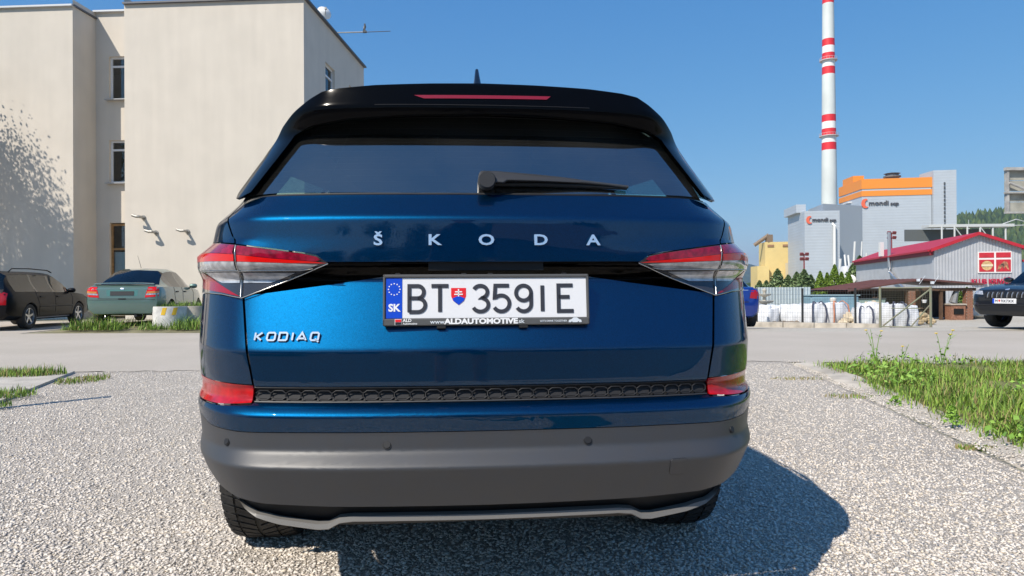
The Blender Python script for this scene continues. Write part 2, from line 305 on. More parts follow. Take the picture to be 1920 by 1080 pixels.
# grass
GM = [mat('grass_mid', (.13, .23, .024), .7), mat('grass_light', (.23, .35, .045), .7), mat('grass_dark', (.06, .12, .016), .7), mat('grass_dry', (.28, .23, .09), .8)]
def blades(name, P, h0, h1, w, mats=GM, pm=(.45, .3, .15, .1), lean=.5):
    n = len(P); h = rng.uniform(h0, h1, n)*rng.uniform(.3, 1, n)*(1+.35*np.sin(P[:, 0]*4.3+P[:, 1]*2.1)*np.sin(P[:, 0]*1.7-P[:, 1]*3.3)); a = rng.uniform(0, 6.28, n); d = np.stack([np.cos(a), np.sin(a)], 1)
    sd_ = np.stack([-d[:, 1], d[:, 0]], 1); ln = rng.uniform(.1, lean, n)*h; ww = w*rng.uniform(.6, 1.3, n)
    v = np.zeros((n, 5, 3)); 
    for k, (t, q) in enumerate(((0, 1), (0, -1), (.55, .8), (.55, -.8), (1, 0))):
        v[:, k, :2] = P[:, :2]+d*(ln*t*t)[:, None]+sd_*(ww*q)[:, None]; v[:, k, 2] = P[:, 2]+h*(t if t < 1 else .93)
    f = (np.array([(0, 1, 3), (0, 3, 2), (2, 3, 4)])[None]+(np.arange(n)*5)[:, None, None]).reshape(-1, 3)
    return fast_mesh(name, v.reshape(-1, 3), f, mats, midx=np.repeat(rng.choice(len(mats), n, p=pm), 3))
def leaves(P, size, updir=.6):
    """small folded leaf quads -> (verts, tris) round the points P"""
    n = len(P); nrm = rng.normal(0, 1, (n, 3)); nrm[:, 2] = np.abs(nrm[:, 2])+updir; nrm /= np.linalg.norm(nrm, axis=1)[:, None]
    t = np.cross(nrm, rng.normal(0, 1, (n, 3))); t /= np.linalg.norm(t, axis=1)[:, None]+1e-9; b = np.cross(nrm, t)
    s = (size*rng.uniform(.55, 1.3, n))[:, None]
    v = np.stack([P-t*s, P+b*s*.55+nrm*s*.12, P+t*s, P-b*s*.55+nrm*s*.12], 1)
    f = (np.array([(0, 1, 2), (0, 2, 3)])[None]+(np.arange(n)*4)[:, None, None]).reshape(-1, 3)
    return v.reshape(-1, 3), f
def bed_sample(n):
    D = rng.uniform(2.0, 8.62, n); X = 2.93+.165*(D-4.1)+rng.normal(0, .05, n)+rng.uniform(0, 5.2, n)
    e = (D > 8.2+rng.uniform(-.5, .4, n)); return np.stack([X, D, .012+.03*np.minimum(1, (X-2.9)*2)], 1)[~e]
bed = MB(); bed.grid(lambda u, v: ((3.02+.165*((1.2+7.3*v)-4.1))+u*9, 1.2+7.3*v, (.012+.03*min(1, u*18)) if v < .985 else .0), 40, 30)
structure(bed.obj('grass_bed_soil', mat('soil', (.17, .17, .055), .95, var=.5, scale=7, bump=.5, bscale=30), smooth=60))
P = bed_sample(76000); cl = (np.sin(P[:, 0]*3.1+P[:, 1])*np.sin(P[:, 1]*2.3-P[:, 0]*.7)); P = P[(cl > -.45+rng.uniform(-.3, .3, len(P)))]
tag(blades('grass', P, .035, .16, .0042, pm=(.36, .36, .1, .18), lean=.9), 'uneven green grass filling the bed beside the driveway kerb', 'grass', kind='stuff')
Pw = bed_sample(9000); Pw = Pw[np.sin(Pw[:, 0]*2.3)*np.sin(Pw[:, 1]*1.9+1) > .05]; Pw[:, 2] += rng.uniform(.03, .12, len(Pw)); v, f = leaves(Pw, .026)
tag(fast_mesh('weeds', v, f, [mat('weed_leaf', (.15, .29, .03), .6), mat('weed_leaf_pale', (.24, .40, .06), .6)], midx=np.repeat(rng.integers(0, 2, len(Pw)), 2)), 'broad leaved green weeds growing among the grass of the kerbed bed', 'weeds', kind='stuff')
def tuft(cx, cy, rx, ry, n, h0, h1, label, z=.01, pm=(.4, .25, .15, .2)):
    a = rng.uniform(0, 6.28, n); r_ = np.sqrt(rng.uniform(0, 1, n)); P = np.stack([cx+rx*r_*np.cos(a), cy+ry*r_*np.sin(a), np.full(n, z)], 1)
    return tag(blades('grass_tuft', P, h0, h1, .004, pm=pm), label, 'grass', kind='stuff')
tuft(-5.62, 7.75, .62, .28, 1500, .05, .15, 'green grass tuft on the concrete slab beside the road edge', .03)
tuft(-4.55, 6.15, .30, .20, 600, .04, .11, 'small grass tuft on the corner of the concrete slab', .03)
tuft(-4.55, 7.35, .22, .34, 500, .03, .09, 'thin dry grass strip along the slab edge near the road', .01, (.3, .2, .1, .4))
tuft(-4.25, 5.6, .2, .12, 300, .03, .09, 'grass tuft at the near end of the concrete slab', .03)
tuft(2.72, 4.05, .13, .06, 260, .015, .05, 'flat dry grass patch in the gravel by the kerb', .006, (.25, .15, .1, .5))
tuft(2.95, 6.0, .25, .12, 160, .015, .06, 'sparse dry grass in the gravel beside the kerb', .006, (.2, .1, .1, .6))
tuft(2.95, 7.2, .28, .12, 160, .01, .05, 'thin brown grass in the gravel near the road', .006, (.1, .1, .1, .7))
# raised verge with the long grass in front of the green saloon
vg = MB(); vg.grid(lambda u, v: (-11.1+u*6.4, 15.72-.03*u*6.4+v*7.2, .0+.13*min(1, v*7)*min(1, u*9)*min(1, (1-u)*9)), 30, 30)
structure(vg.obj('grass_verge', mat('verge_soil', (.20, .18, .10), .95, var=.4, scale=3, bump=.5, bscale=30), smooth=60))
n = 9000; X = rng.uniform(-10.6, -5.2, n); D = 15.85+np.abs(rng.normal(0, .7, n)); P = np.stack([X, D, np.full(n, .07)], 1); P = P[(np.sin(X*3.1)+np.sin(X*7.3)+rng.uniform(-1.2, 1.6, n)) > .1]
tag(blades('verge_grass', P, .05, .42, .007, lean=1.1), 'long green grass along the far road edge below the green saloon', 'grass', kind='stuff')
# ---------------------------------------------------------------- buildings
def wall(name, o, e, n_in, W, H, holes, m, parent, reveal=.18, t=.25, mr=None):
    """a flat wall with real openings: o corner, e along, n_in inwards; holes = (u0, u1, z0, z1)"""
    o, e, n = Vector(o), Vector(e), Vector(n_in); b = MB()
    us = sorted({0, W, *[h[0] for h in holes], *[h[1] for h in holes]}); zs = sorted({0, H, *[h[2] for h in holes], *[h[3] for h in holes]})
    P = lambda u, z, d=0: o+e*u+Vector((0, 0, z))+n*d
    for u0, u1 in zip(us, us[1:]):
        for z0, z1 in zip(zs, zs[1:]):
            if any(h[0] <= (u0+u1)/2 <= h[1] and h[2] <= (z0+z1)/2 <= h[3] for h in holes): continue
            b.add([P(u0, z0), P(u1, z0), P(u1, z1), P(u0, z1)], [(0, 1, 2, 3)])
    for h in holes:
        c = [(h[0], h[2]), (h[1], h[2]), (h[1], h[3]), (h[0], h[3])]
        for (a, z), (a2, z2) in zip(c, c[1:]+c[:1]): b.add([P(a, z), P(a2, z2), P(a2, z2, reveal), P(a, z, reveal)], [(0, 1, 2, 3)])
    ob = b.obj(name, m, parent, fix=False)
    return ob
PLASTER = mat('cream_render', (.61, .555, .478), .92, var=.045, scale=1.3, bump=.25, bscale=55, detail=8)  # one cream wall colour for every side, slightly mottled at random
nt, p, N, L = nodes(PLASTER); tc = N.new('ShaderNodeTexCoord'); mp = N.new('ShaderNodeMapping'); mp.inputs['Scale'].default_value = (2.2, 2.2, .16); nz = N.new('ShaderNodeTexNoise'); nz.inputs['Scale'].default_value = 1.6; nz.inputs['Detail'].default_value = 7      # faint rain streaks
L.new(tc.outputs['Object'], mp.inputs[0]); L.new(mp.outputs[0], nz.inputs['Vector']); mr = N.new('ShaderNodeMapRange'); mr.inputs[1].default_value = .35; mr.inputs[2].default_value = .7; mr.inputs[3].default_value = 1.03; mr.inputs[4].default_value = .975; L.new(nz.outputs['Fac'], mr.inputs[0])
sc = N.new('ShaderNodeVectorMath'); sc.operation = 'SCALE'; src_ = p.inputs['Base Color'].links[0].from_socket; L.new(src_, sc.inputs[0]); L.new(mr.outputs[0], sc.inputs['Scale']); L.new(sc.outputs[0], p.inputs['Base Color'])
PVC = mat('white_pvc', (.70, .70, .70), .35); ROOM = mat('brown_room', (.13, .08, .045), .9); PANE = tint_glass('window_pane', (.86, .88, .88), 1.5)
SILL = mat('grey_metal_sill', (.42, .42, .42), .4, .3); COPING = mat('coping_metal', (.13, .13, .14), .45, .5); LCOP = mat('pale_coping', (.62, .62, .62), .4, .2)
WOOD = mat('varnished_door_wood', (.36, .2, .075), .5, var=.3, scale=9)
ang = R(3.7); E1 = Vector((-math.cos(ang), math.sin(ang), 0)); E2 = Vector((math.sin(ang), math.cos(ang), 0)); CB = Vector((-7.02, 23.5, 0)); UP = Vector((0, 0, 1))
HB = 10.85
bld = empty('office_building', tuple(CB)); tag(bld, 'cream rendered three storey office building with a recessed window bay', 'building')
def rel(o):                    # keep world coordinates of a part under a moved parent
    o.matrix_parent_inverse = o.parent.matrix_basis.inverted() if o.parent else Matrix(); return o
def window(parent, o, e, n, w, h, split=.26, tilt=False, wood=False, sill=True):
    o, e, n = Vector(o), Vector(e), Vector(n); up = UP; fm = WOOD if wood else PVC
    def bar(b, u0, u1, z0, z1, d0, d1):
        c = o+e*((u0+u1)/2)+up*((z0+z1)/2)+n*((d0+d1)/2); b.box(c, (u1-u0, d1-d0, z1-z0), math.atan2(e.y, e.x))
    f = MB(); k = .07; zt = h*(1-split)
    for a in ((0, k, 0, h), (w-k, w, 0, h), (k, w-k, 0, k), (k, w-k, h-k, h), (k, w-k, zt-k/2, zt+k/2)): bar(f, *a, .10, .17)
    fo = rel(f.obj('window' if not wood else 'door', fm, parent))
    g = MB(); bar(g, k, w-k, k, zt-k/2, .135, .142); rel2(g.obj('pane', PANE, fo), parent)
    g = MB(); bar(g, k, w-k, zt+k/2, h-k, .135, .142); rel2(g.obj('pane', PANE, fo), parent)
    if tilt:                   # the inner sash stands ajar
        s = MB(); c = o+e*(.18)+n*.30
        q = (e*.82+n*.57).normalized(); rz = math.atan2(q.y, q.x); L_ = w*.62
        for (u, z, du, dz) in ((0, zt/2, .06, zt-.2), (L_, zt/2, .06, zt-.2), (L_/2, .13, L_, .06), (L_/2, zt-.12, L_, .06)): s.box(c+q*u+up*z, (du, .045, dz), rz)
        rel2(s.obj('sash', fm, fo), parent)
    if sill:
        s = MB(); c = o+e*(w/2)+up*(-.03)+n*(-.02); s.box(c, (w+.12, .34, .035), math.atan2(e.y, e.x)); rel2(s.obj('sill', SILL, fo), parent)
    r_ = MB(); c = o+e*(w/2)+up*(h/2)+n*.9; r_.box(c+n*.2, (w+.5, .03, h+.5), math.atan2(e.y, e.x)); rel2(r_.obj('room', ROOM, fo), parent)
    return fo
def rel2(o, root): return o      # its parent part already sits at the world origin
NI = E2; DEPTH = 7.35; A1, A2, RB = 6.33, 8.19, 1.2
# main block: front, right side with windows, left return into the recess
rel(wall('wall', CB, E1, E2, A1, HB, [], PLASTER, bld))
SW = [(2.2, 3.3, 7.85, 9.45), (5.15, 6.2, 7.85, 9.45), (2.2, 3.3, 4.75, 6.35), (5.15, 6.2, 4.75, 6.35)]
rel(wall('wall', CB, E2, E1, DEPTH, HB, SW, PLASTER, bld))
for u0, u1, z0, z1 in SW: window(bld, CB+E2*u0+UP*z0, E2, E1, u1-u0, z1-z0)
rel(wall('wall', CB+E1*A1, E2, -E1, RB, HB+.3, [], PLASTER, bld))
# recess back wall: two windows over a door
RW = [(A2-.62-.95-A1, A2-.62-A1+.12, 7.93, 9.5), (A2-.62-.95-A1, A2-.62-A1+.12, 4.9, 6.45)]
DW = (A2-.62-.95-A1, A2-.62-A1+.12, 0, 3.45)
rel(wall('wall', CB+E1*A1+E2*RB, E1, E2, A2-A1, HB+.25, RW+[DW], PLASTER, bld))
for u0, u1, z0, z1 in RW: window(bld, CB+E1*(A1+u0)+E2*RB+UP*z0, E1, E2, u1-u0, z1-z0, .22, tilt=True)
d = window(bld, CB+E1*(A1+DW[0])+E2*RB+UP*.02, E1, E2, DW[1]-DW[0], 3.4, .27, wood=True, sill=False)
cu = MB(); cu.box(CB+E1*(A1+(DW[0]+DW[1])/2)+E2*(RB+.2)+UP*1.25, (DW[1]-DW[0]-.1, .01, 2.3), math.atan2(E1.y, E1.x)); rel2(cu.obj('curtain', mat('pale_blue_curtain', (.52, .66, .72), .8), d), bld)
no = MB(); no.box(CB+E1*(A1+DW[0]+.34)+E2*(RB+.13)+UP*2.9, (.22, .006, .42), math.atan2(E1.y, E1.x)); rel2(no.obj('notice', mat('faded_notice', (.55, .36, .30), .7, var=.5, scale=30), d), bld)
# left wing
rel(wall('wall', CB+E1*A2, E1, E2, 14, HB, [], PLASTER, bld)); rel(wall('wall', CB+E1*A2, E2, E1, RB, HB+.25, [], PLASTER, bld))
b = MB()
rf = [CB, CB+E1*A1, CB+E1*A1+E2*RB, CB+E1*A2+E2*RB, CB+E1*A2, CB+E1*22.2, CB+E1*22.2+E2*DEPTH, CB+E2*DEPTH]
b.add([p+UP*HB for p in rf], [tuple(range(8))]); b.add([CB+E2*DEPTH, CB+E1*22.2+E2*DEPTH, CB+E1*22.2+E2*DEPTH+UP*HB, CB+E2*DEPTH+UP*HB], [(0, 1, 2, 3)])
b.add([CB+E1*22.2, CB+E1*22.2+E2*DEPTH, CB+E1*22.2+E2*DEPTH+UP*HB, CB+E1*22.2+UP*HB], [(0, 1, 2, 3)])
rel(b.obj('roof', mat('roof_felt', (.12, .12, .12), .9), bld))
def coping(o, e, L_, w, m, z=HB, lift=.0):
    c = MB(); c.box(Vector(o)+Vector(e)*(L_/2)+UP*(z+.03+lift), (L_+.06, w, .06), math.atan2(e[1], e[0])); rel(c.obj('coping', m, bld))
coping(CB+E1*-.02, E1, A1, .2, COPING); coping(CB+E1*-.03, E2, DEPTH, .18, COPING, lift=.002); coping(CB+E1*A2, E1, 14, .2, LCOP)
coping(CB+E1*A1+E2*RB, E1, A2-A1, .24, LCOP, HB+.25); coping(CB+E1*A2+E1*.02, E2, RB, .16, COPING, HB+.02)
# pipes through the facade
PIPE = mat('galvanised_pipe', (.42, .40, .36), .45, .5, var=.3, scale=20)
for i, (a, z, lab) in enumerate(((5.22, 2.98, 'cream capped vent pipe, lower one of two beside the recess'), (4.1, 3.0, 'cream capped vent pipe nearest the middle of the facade'), (5.66, 3.5, 'short dark mouthed vent pipe, highest of the three on the facade'))):
    p = CB+E1*a+UP*z; q = p-E2*.30; r_ = q+E1*.22+UP*.05; t = MB(); t.tube([p+E2*.02, p-E2*.2, q, q+E1*.08, r_], [.045, .045, .05, .05, .045] if i < 2 else [.05]*5, 10)
    o = t.obj('vent_pipe', PIPE, None, 50); tag(o, lab, 'pipe', 'vent pipes on the cream facade')
    t = MB(); t.lathe([(.0, .02), (.075, .02), (.08, 0), (.075, -.02), (.0, -.02)], p-E2*.025, 14, 'Y'); f = t.obj('flange', PIPE, o, 50)
# dish and aerial on the roof edge
t = empty('satellite_dish', tuple(CB+E2*2.05+UP*(HB+.05))); tag(t, 'small white round satellite dish on the roof edge of the cream building', 'satellite dish')
d = MB(); d.lathe([(0, 0), (.10, .012), (.19, .045), (.26, .09), (.265, .09), (.19, .03), (0, -.02)], (0, 0, 0), 20, 'Y'); o = d.obj('reflector', mat('dish_white', (.75, .74, .70), .4), t, 60); o.location = (.06, -.05, .32); o.rotation_euler = (R(-15), 0, R(35))
d = MB(); d.tube([(0, 0, -.05), (0, 0, .32), (.06, -.05, .32)], .02, 8); d.obj('bracket', PIPE, t, 40)
d = MB(); d.tube([(.06, -.05, .2), (.16, -.32, .3)], .012, 6); d.box((.16, -.33, .32), (.07, .07, .08)); d.obj('feed_arm', PIPE, t, 40)
t = empty('roof_aerial', tuple(CB+E2*3.35+UP*(HB+.02))); tag(t, 'thin horizontal television aerial reaching out from the cream building roof', 'aerial')
d = MB(); d.tube([(-.3, 0, .06), (1.25, 0, .09)], .022, 6); d.obj('boom', PIPE, t); d = MB(); d.tube([(1.25, 0, .09), (2.15, 0, .12)], .014, 6); d.obj('rod', mat('dark_rod', (.08, .08, .09), .5), t)
d = MB(); d.add([(1.10, -.02, .1), (1.13, .02, .1), (1.20, .02, .28), (1.17, .03, .44), (1.10, 0, .30), (1.10, -.04, .18)], [(0, 1, 2, 3, 4, 5)]); d.box((1.15, 0, .1), (.14, .1, .07)); d.box((1.15, 0, .26), (.05, .05, .3)); d.obj('panel', mat('dark_aerial', (.06, .065, .07), .5), t)

# ---- the plant in the distance
CLAD = mat('pale_grey_cladding', (.48, .52, .56), .45, .15, var=.05, scale=.2)
nt, p, N, L = nodes(CLAD); tc = N.new('ShaderNodeTexCoord'); wv = N.new('ShaderNodeTexWave'); wv.bands_direction = 'Z'; wv.inputs['Scale'].default_value = .32; wv.inputs['Distortion'].default_value = 0
L.new(tc.outputs['Object'], wv.inputs['Vector']); bp = N.new('ShaderNodeBump'); bp.inputs['Strength'].default_value = .25; bp.inputs['Distance'].default_value = .08; L.new(wv.outputs['Fac'], bp.inputs['Height']); L.new(bp.outputs[0], p.inputs['Normal'])
ORANGE = mat('orange_cladding', (.80, .27, .035), .5); DARKP = mat('dark_print', (.07, .07, .08), .6); LOGO = mat('logo_red', (.75, .14, .07), .5)
def hall(name, base, label, z0=-.8, cat='building'):
    """base = (left-far, left-near, right-near) ground corners"""
    t = empty(name, (base[1][0], base[1][1], z0)); tag(t, label, cat); return t
def block(parent, name, pts, z0, z1, m):
    b = MB(); b.prism(pts, z0, z1); return rel(b.obj(name, m, parent))
def quad_ring(a, b, c):      # left-far, left-near, right-near -> four corners
    a, b, c = Vector(a), Vector(b), Vector(c); return [tuple(p) for p in (a, b, c, c+(a-b))]
main = hall('boiler_house', ((128.2, 271), (126.4, 250), (149, 246)), 'tall pale grey plant building with two orange bands round its top')
Q = quad_ring((128.2, 271), (126.4, 250), (149, 246))
block(main, 'wall', Q, -.8, 39.6, CLAD)
def ring(parent, name, Q, off, z0, z1, m):
    c = sum((Vector(q) for q in Q), Vector((0, 0)))/4; block(parent, name, [tuple(Vector(q)+(Vector(q)-c).normalized()*off) for q in Q], z0, z1, m)
ring(main, 'orange_band', Q, .28, 36.55, 40.1, ORANGE); ring(main, 'orange_band', Q, .24, 33.9, 35.85, ORANGE)
b = MB(); b.prism([(128.1, 268), (127.2, 258), (131, 257.6), (132, 267.6)], 40.1, 42.6); rel(b.obj('roof_housing', ORANGE, main))
b = MB(); b.lathe([(2.2, 39.6), (2.2, 41.2), (2.9, 41.3), (2.9, 41.8), (2.2, 41.9), (2.2, 42.5), (2.8, 42.7), (0, 43.2)], (139.5, 254, 0), 16); rel(b.obj('roof_vent', mat('dark_vent', (.12, .13, .14), .6), main))
for u, z in ((.25, 25), (.68, 26.5), (.3, 16.5), (.7, 17)):
    c = Vector((126.4, 250)).lerp(Vector((128.2, 271)), u); b = MB(); b.box((c.x-.05, c.y, z), (.3, 1.5, 2.0), R(-5)); rel(b.obj('window', mat('dark_louvre', (.07, .08, .09), .6), main))
b = MB(); b.box((127.0, 262, 33.0), (1.6, 5, .5), R(-5)); rel(b.obj('canopy', mat('pale_canopy', (.6, .6, .6), .5), main))
fx = (Vector((149, 246, 0))-Vector((126.4, 250, 0))).normalized()
def sign(parent, at, size, e):
    m = frame(at, e, UP); rel(text_obj('lettering', 'mondi', size, .1, DARKP, parent, m, .02*size, 'LEFT', 1.15))
    m2 = frame(Vector(at)+e*(size*3.15)-UP*(size*.12), e, UP); rel(text_obj('lettering', 'scp', size*.8, .1, DARKP, parent, m2, .02*size, 'LEFT', 1.15))
    b = MB(); pts = []
    for k in range(17):
        a = R(70)+R(230)*k/16; pts.append((math.cos(a)*size*.62, math.sin(a)*size*.75))
    for k in range(17):
        a = R(300)-R(230)*k/16; pts.append((math.cos(a)*size*.30+size*.22, math.sin(a)*size*.5))
    o_ = Vector(at)-e*(size*.45); nrm = e.cross(UP)
    v = [o_+e*x+UP*y+nrm*.12 for x, y in pts]+[o_+e*x+UP*y-nrm*.05 for x, y in pts]; n = len(pts)
    b.add(v, [(i, i+1, n-2-i, n-1-i) for i in range(n//2-1)]+[(i, (i+1) % n, n+(i+1) % n, n+i) for i in range(n)]); rel(b.obj('emblem', LOGO, parent))
sign(main, Vector((126.4, 250, 31.3))+fx*2.1-Vector((0, .25, 0)), 2.3, fx)
tw = hall('lift_tower', ((149, 252), (149.2, 245), (156.4, 243.6)), 'narrow pale grey stair tower with a dark vertical strip, beside the orange banded building')
block(tw, 'wall', quad_ring((149.5, 254), (149.2, 245), (156.4, 243.6)), -.8, 42.3, CLAD)
for k in range(24):
    b = MB(); b.box((152.6, 244.2, 37.5-k*1.45), (.45, .3, 1.0), R(-11)); rel(b.obj('window', mat('dark_louvre', (.07, .08, .09)), tw))
tw2 = hall('turbine_hall', ((100.4, 252), (97.6, 231), (108.3, 229.5)), 'lower pale grey plant block with small lettering in front of the chimney')
block(tw2, 'wall', quad_ring((100.4, 252), (97.6, 231), (108.6, 229.5)), -.8, 26.6, CLAD); block(tw2, 'roof_housing', [(99, 252), (96.9, 236), (100, 235.6), (102, 251.6)], 26.6, 29.4, CLAD)
f2 = (Vector((108.6, 229.5, 0))-Vector((97.6, 231, 0))).normalized(); sign(tw2, Vector((97.6, 231, 23.6))+f2*2.3-Vector((0, .25, 0)), 1.75, f2)
b = MB(); b.tube([(106.6, 229.0, -.8), (106.6, 229.0, 21.3), (106.6, 230.2, 22.5)], .55, 12); rel(b.obj('flue_pipe', mat('white_pipe', (.68, .68, .66), .4), tw2, 50))
block(tw2, 'annex', quad_ring((112, 262), (109.2, 243), (126.3, 249.8)), -.8, 30.5, mat('grey_cladding', (.36, .40, .44), .5, .1))
yb_ = hall('silo_block', ((93, 262), (93.5, 258), (106, 257)), 'pale yellow plant block with a conveyor head on its roof')
YEL = mat('pale_yellow_render', (.66, .51, .22), .85, var=.12, scale=.15)
block(yb_, 'wall', quad_ring((95.5, 268), (94.6, 259), (106.5, 256)), -.8, 18.2, YEL); block(yb_, 'low_wing', quad_ring((91.6, 266), (91.2, 257.5), (95.2, 256.6)), -.8, 9.2, YEL)
block(yb_, 'side_silo', quad_ring((101, 256), (100.8, 252.2), (106.8, 251.6)), -.8, 10.2, mat('cream_silo', (.62, .54, .38), .8))
for x0, x1 in ((95.4, 97.6), (100.5, 105.5)):
    b = MB(); c = Vector((94.6, 259, 0)).lerp(Vector((106.5, 256, 0)), ((x0+x1)/2-94.6)/11.9); b.box((c.x, c.y-.1, 16.8), (x1-x0, .4, .8), R(-14)); rel(b.obj('louvre', mat('brown_louvre', (.30, .17, .09), .7), yb_))
b = MB(); b.box((96.5, 260, 19.6), (1.8, 3, 2.8)); b.tube([(96.5, 260, 21), (91.6, 262, 17.2)], .7, 8); rel(b.obj('conveyor_head', mat('conveyor', (.22, .16, .11), .7), yb_))
# red and white chimney, ringed
ch = empty('chimney_stack', (179.3*1.0+0, 300, -.8)); CX = (1556-960)/1300*300; ch.location = (CX, 300, -.8)
tag(ch, 'tall round chimney with red and white bands rising behind the plant', 'chimney')
def pz(py, D, pxx=1550): return .95+(543-(pxx-960)*.0052-py)/1300*D
CW, CR = mat('chimney_white', (.80, .80, .78), .6), mat('chimney_red', (.66, .02, .03), .55); CG = mat('chimney_grey', (.62, .66, .64), .6, var=.12, scale=.1)
bands = [(560, CG), (282, CR), (268, CW), (254.5, CR), (242, CW), (229, CR), (216, CG), (140, CR), (126, CW), (112, CR), (100, CW), (87, CR), (74, CG), (7, CR), (-8, CW), (-22, CR), (-36, CG), (-60, CG)]
rad = lambda z: 3.55-.0098*z
for (y0, m), (y1, _) in zip(bands, bands[1:]):
    z0, z1 = max(pz(y0, 300), -.8), pz(y1, 300); b = MB(); b.lathe([(rad(z0), z0), (rad(z1), z1)], (CX, 300, 0), 28); rel(b.obj('band' if m is not CG else 'shaft', m, ch, 40))
for yy in (113.5, 255.5):
    z = pz(yy, 300); b = MB(); b.lathe([(rad(z), z-.2), (rad(z)+1.0, z-.2), (rad(z)+1.0, z+.1), (rad(z), z+.1)], (CX, 300, 0), 28)
    for k in range(20):
        a = k*math.pi/10; b.tube([(CX+math.cos(a)*(rad(z)+.95), 300+math.sin(a)*(rad(z)+.95), z), (CX+math.cos(a)*(rad(z)+.95), 300+math.sin(a)*(rad(z)+.95), z+1.1)], .05, 4)
    b.lathe([(rad(z)+.92, z+1.05), (rad(z)+.98, z+1.05), (rad(z)+.98, z+1.15), (rad(z)+.92, z+1.15)], (CX, 300, 0), 28); rel(b.obj('platform', mat('platform_steel', (.55, .5, .5), .5), ch))
# pipework cluster in front of the plant
t = empty('pipework', (85, 170, -.8)); tag(t, 'cluster of white process pipes beside the big plant building', 'pipework'); rr = random.Random(5)
WP = mat('white_pipe', (.68, .68, .66))
for k in range(11):
    x = 80.5+k*.95+rr.uniform(-.3, .3); h = rr.uniform(4, 9.5) if k not in (4, 6) else 12.3; b = MB(); b.tube([(x, 170+rr.uniform(-2, 2), -.8), (x, 170, h)], rr.uniform(.15, .32), 8)
    if k % 2: b.tube([(x, 170, h*.6), (x+rr.uniform(1, 2.6), 169.5, h*.6), (x+2.2, 169.5, h*.3)], .18, 6)
    rel(b.obj('pipe', WP, t, 50))
b = MB(); b.lathe([(1.7, -.8), (1.7, 5.2), (1.2, 6.1), (0, 6.4)], (81, 168, 0), 16); rel(b.obj('tank', mat('grey_tank', (.5, .51, .52), .4), t, 40))
# floodlight masts
def mast(x, D, ytop, label):
    z = pz(ytop, D, x); X = (x-960)/1300*D; t = empty('floodlight_mast', (X, D, -.8)); tag(t, label, 'lamp post', 'floodlight masts in front of the plant')
    m = mat('rust_red_steel', (.22, .05, .05), .6); b = MB(); b.tube([(0, 0, 0), (0, 0, z+.8)], [.16, .11], 8); b.obj('pole', m, t)
    for s in (-1, 1):
        for q in (0, 1): b = MB(); b.box((s*.42, -.1, z+.75-q*.75), (.5, .3, .45), 0, rx=R(25)); b.obj('lamp_head', m, t)
    b = MB(); b.box((0, 0, z+.7), (1.0, .08, .08)); b.box((0, 0, z-.05), (1.0, .08, .08)); b.obj('crossbar', m, t)
mast(1508, 110, 476, 'thin rust red floodlight mast in front of the lower plant block'); mast(1672, 110, 436, 'rust red floodlight mast rising above the red roof')
# ---- club house
KC = Vector((29.24, 48, -.78)); K2 = Vector((.23, .973, 0)).normalized(); K1 = Vector((.973, -.23, 0)).normalized(); KW, KL = 5.3, 21.3; ZE, ZA = 4.48, 5.42
club = empty('club_house', tuple(KC)); tag(club, 'grey corrugated club house with a red gable roof and red lettering', 'building')
CORR = mat('corrugated_steel', (.50, .51, .53), .42, .35, var=.08, scale=1.5); RED = mat('red_roof_paint', (.44, .016, .032), .5, var=.1, scale=2); DRED = mat('dark_red_trim', (.23, .015, .025), .6)
def corrugated(name, o, e, W, top, parent, m, pitch=.19, amp=.022):
    nrm = Vector((e.y, -e.x, 0)); b = MB(); v = []; n = int(W/pitch*4)
    prof = (0, amp, amp, 0)
    for i in range(n+1):
        u = i*W/n; p = o+e*u+nrm*prof[i % 4]; v += [p, p+UP*top(u)]
    b.add(v, [(2*i, 2*i+2, 2*i+3, 2*i+1) for i in range(n)]); return rel(b.obj(name, m, parent, fix=False))
corrugated('gable_wall', KC, K1, KW, lambda u: ZE+(ZA-ZE)*(1-abs(u-KW*.5)/(KW*.5)), club, CORR)
corrugated('side_wall', KC+K2*KL, -K2, KL, lambda u: ZE, club, CORR)
corrugated('side_wall', KC+K1*KW, K2, KL, lambda u: ZE, club, CORR)
for s, (o_, q) in enumerate(((KC-K1*.3-K2*.35, 1), (KC+K1*(KW+.3)-K2*.35, -1))):
    b = MB(); e0 = o_+UP*(ZE-.1); rd = KC+K1*(KW*.5)-K2*.35+UP*(ZA+.06); L_ = K2*(KL+.7)
    dn = UP*-.10
    b.add([e0, rd, rd+L_, e0+L_, e0+dn, rd+dn, rd+L_+dn, e0+L_+dn], [(0, 1, 2, 3), (7, 6, 5, 4), (0, 4, 5, 1), (3, 2, 6, 7), (0, 3, 7, 4)]); rf_ = rel(b.obj('roof', RED, club))
    b = MB(); b.add([e0+K2*-.02+UP*.02, rd+K2*-.02+UP*.02, rd+K2*-.02-UP*.2, e0+K2*-.02-UP*.2], [(0, 1, 2, 3)]); b.add([p+K2*.05 for p in (e0+UP*.02, rd+UP*.02, rd-UP*.2, e0-UP*.2)], [(3, 2, 1, 0)]); rel2(b.obj('bargeboard', RED, rf_), club)
b = MB(); q = KC-K1*.16+UP*(ZE-.42); b.box(q+K2*(KL/2)+UP*.12, (KL, .2, .42), math.atan2(K2.y, K2.x)); rel(b.obj('eaves_fascia', DRED, club))
b = MB(); b.box(KC+K2*(KL/2)-K1*.33+UP*(ZE-.2), (KL, .14, .1), math.atan2(K2.y, K2.x)); rel(b.obj('gutter', RED, club))
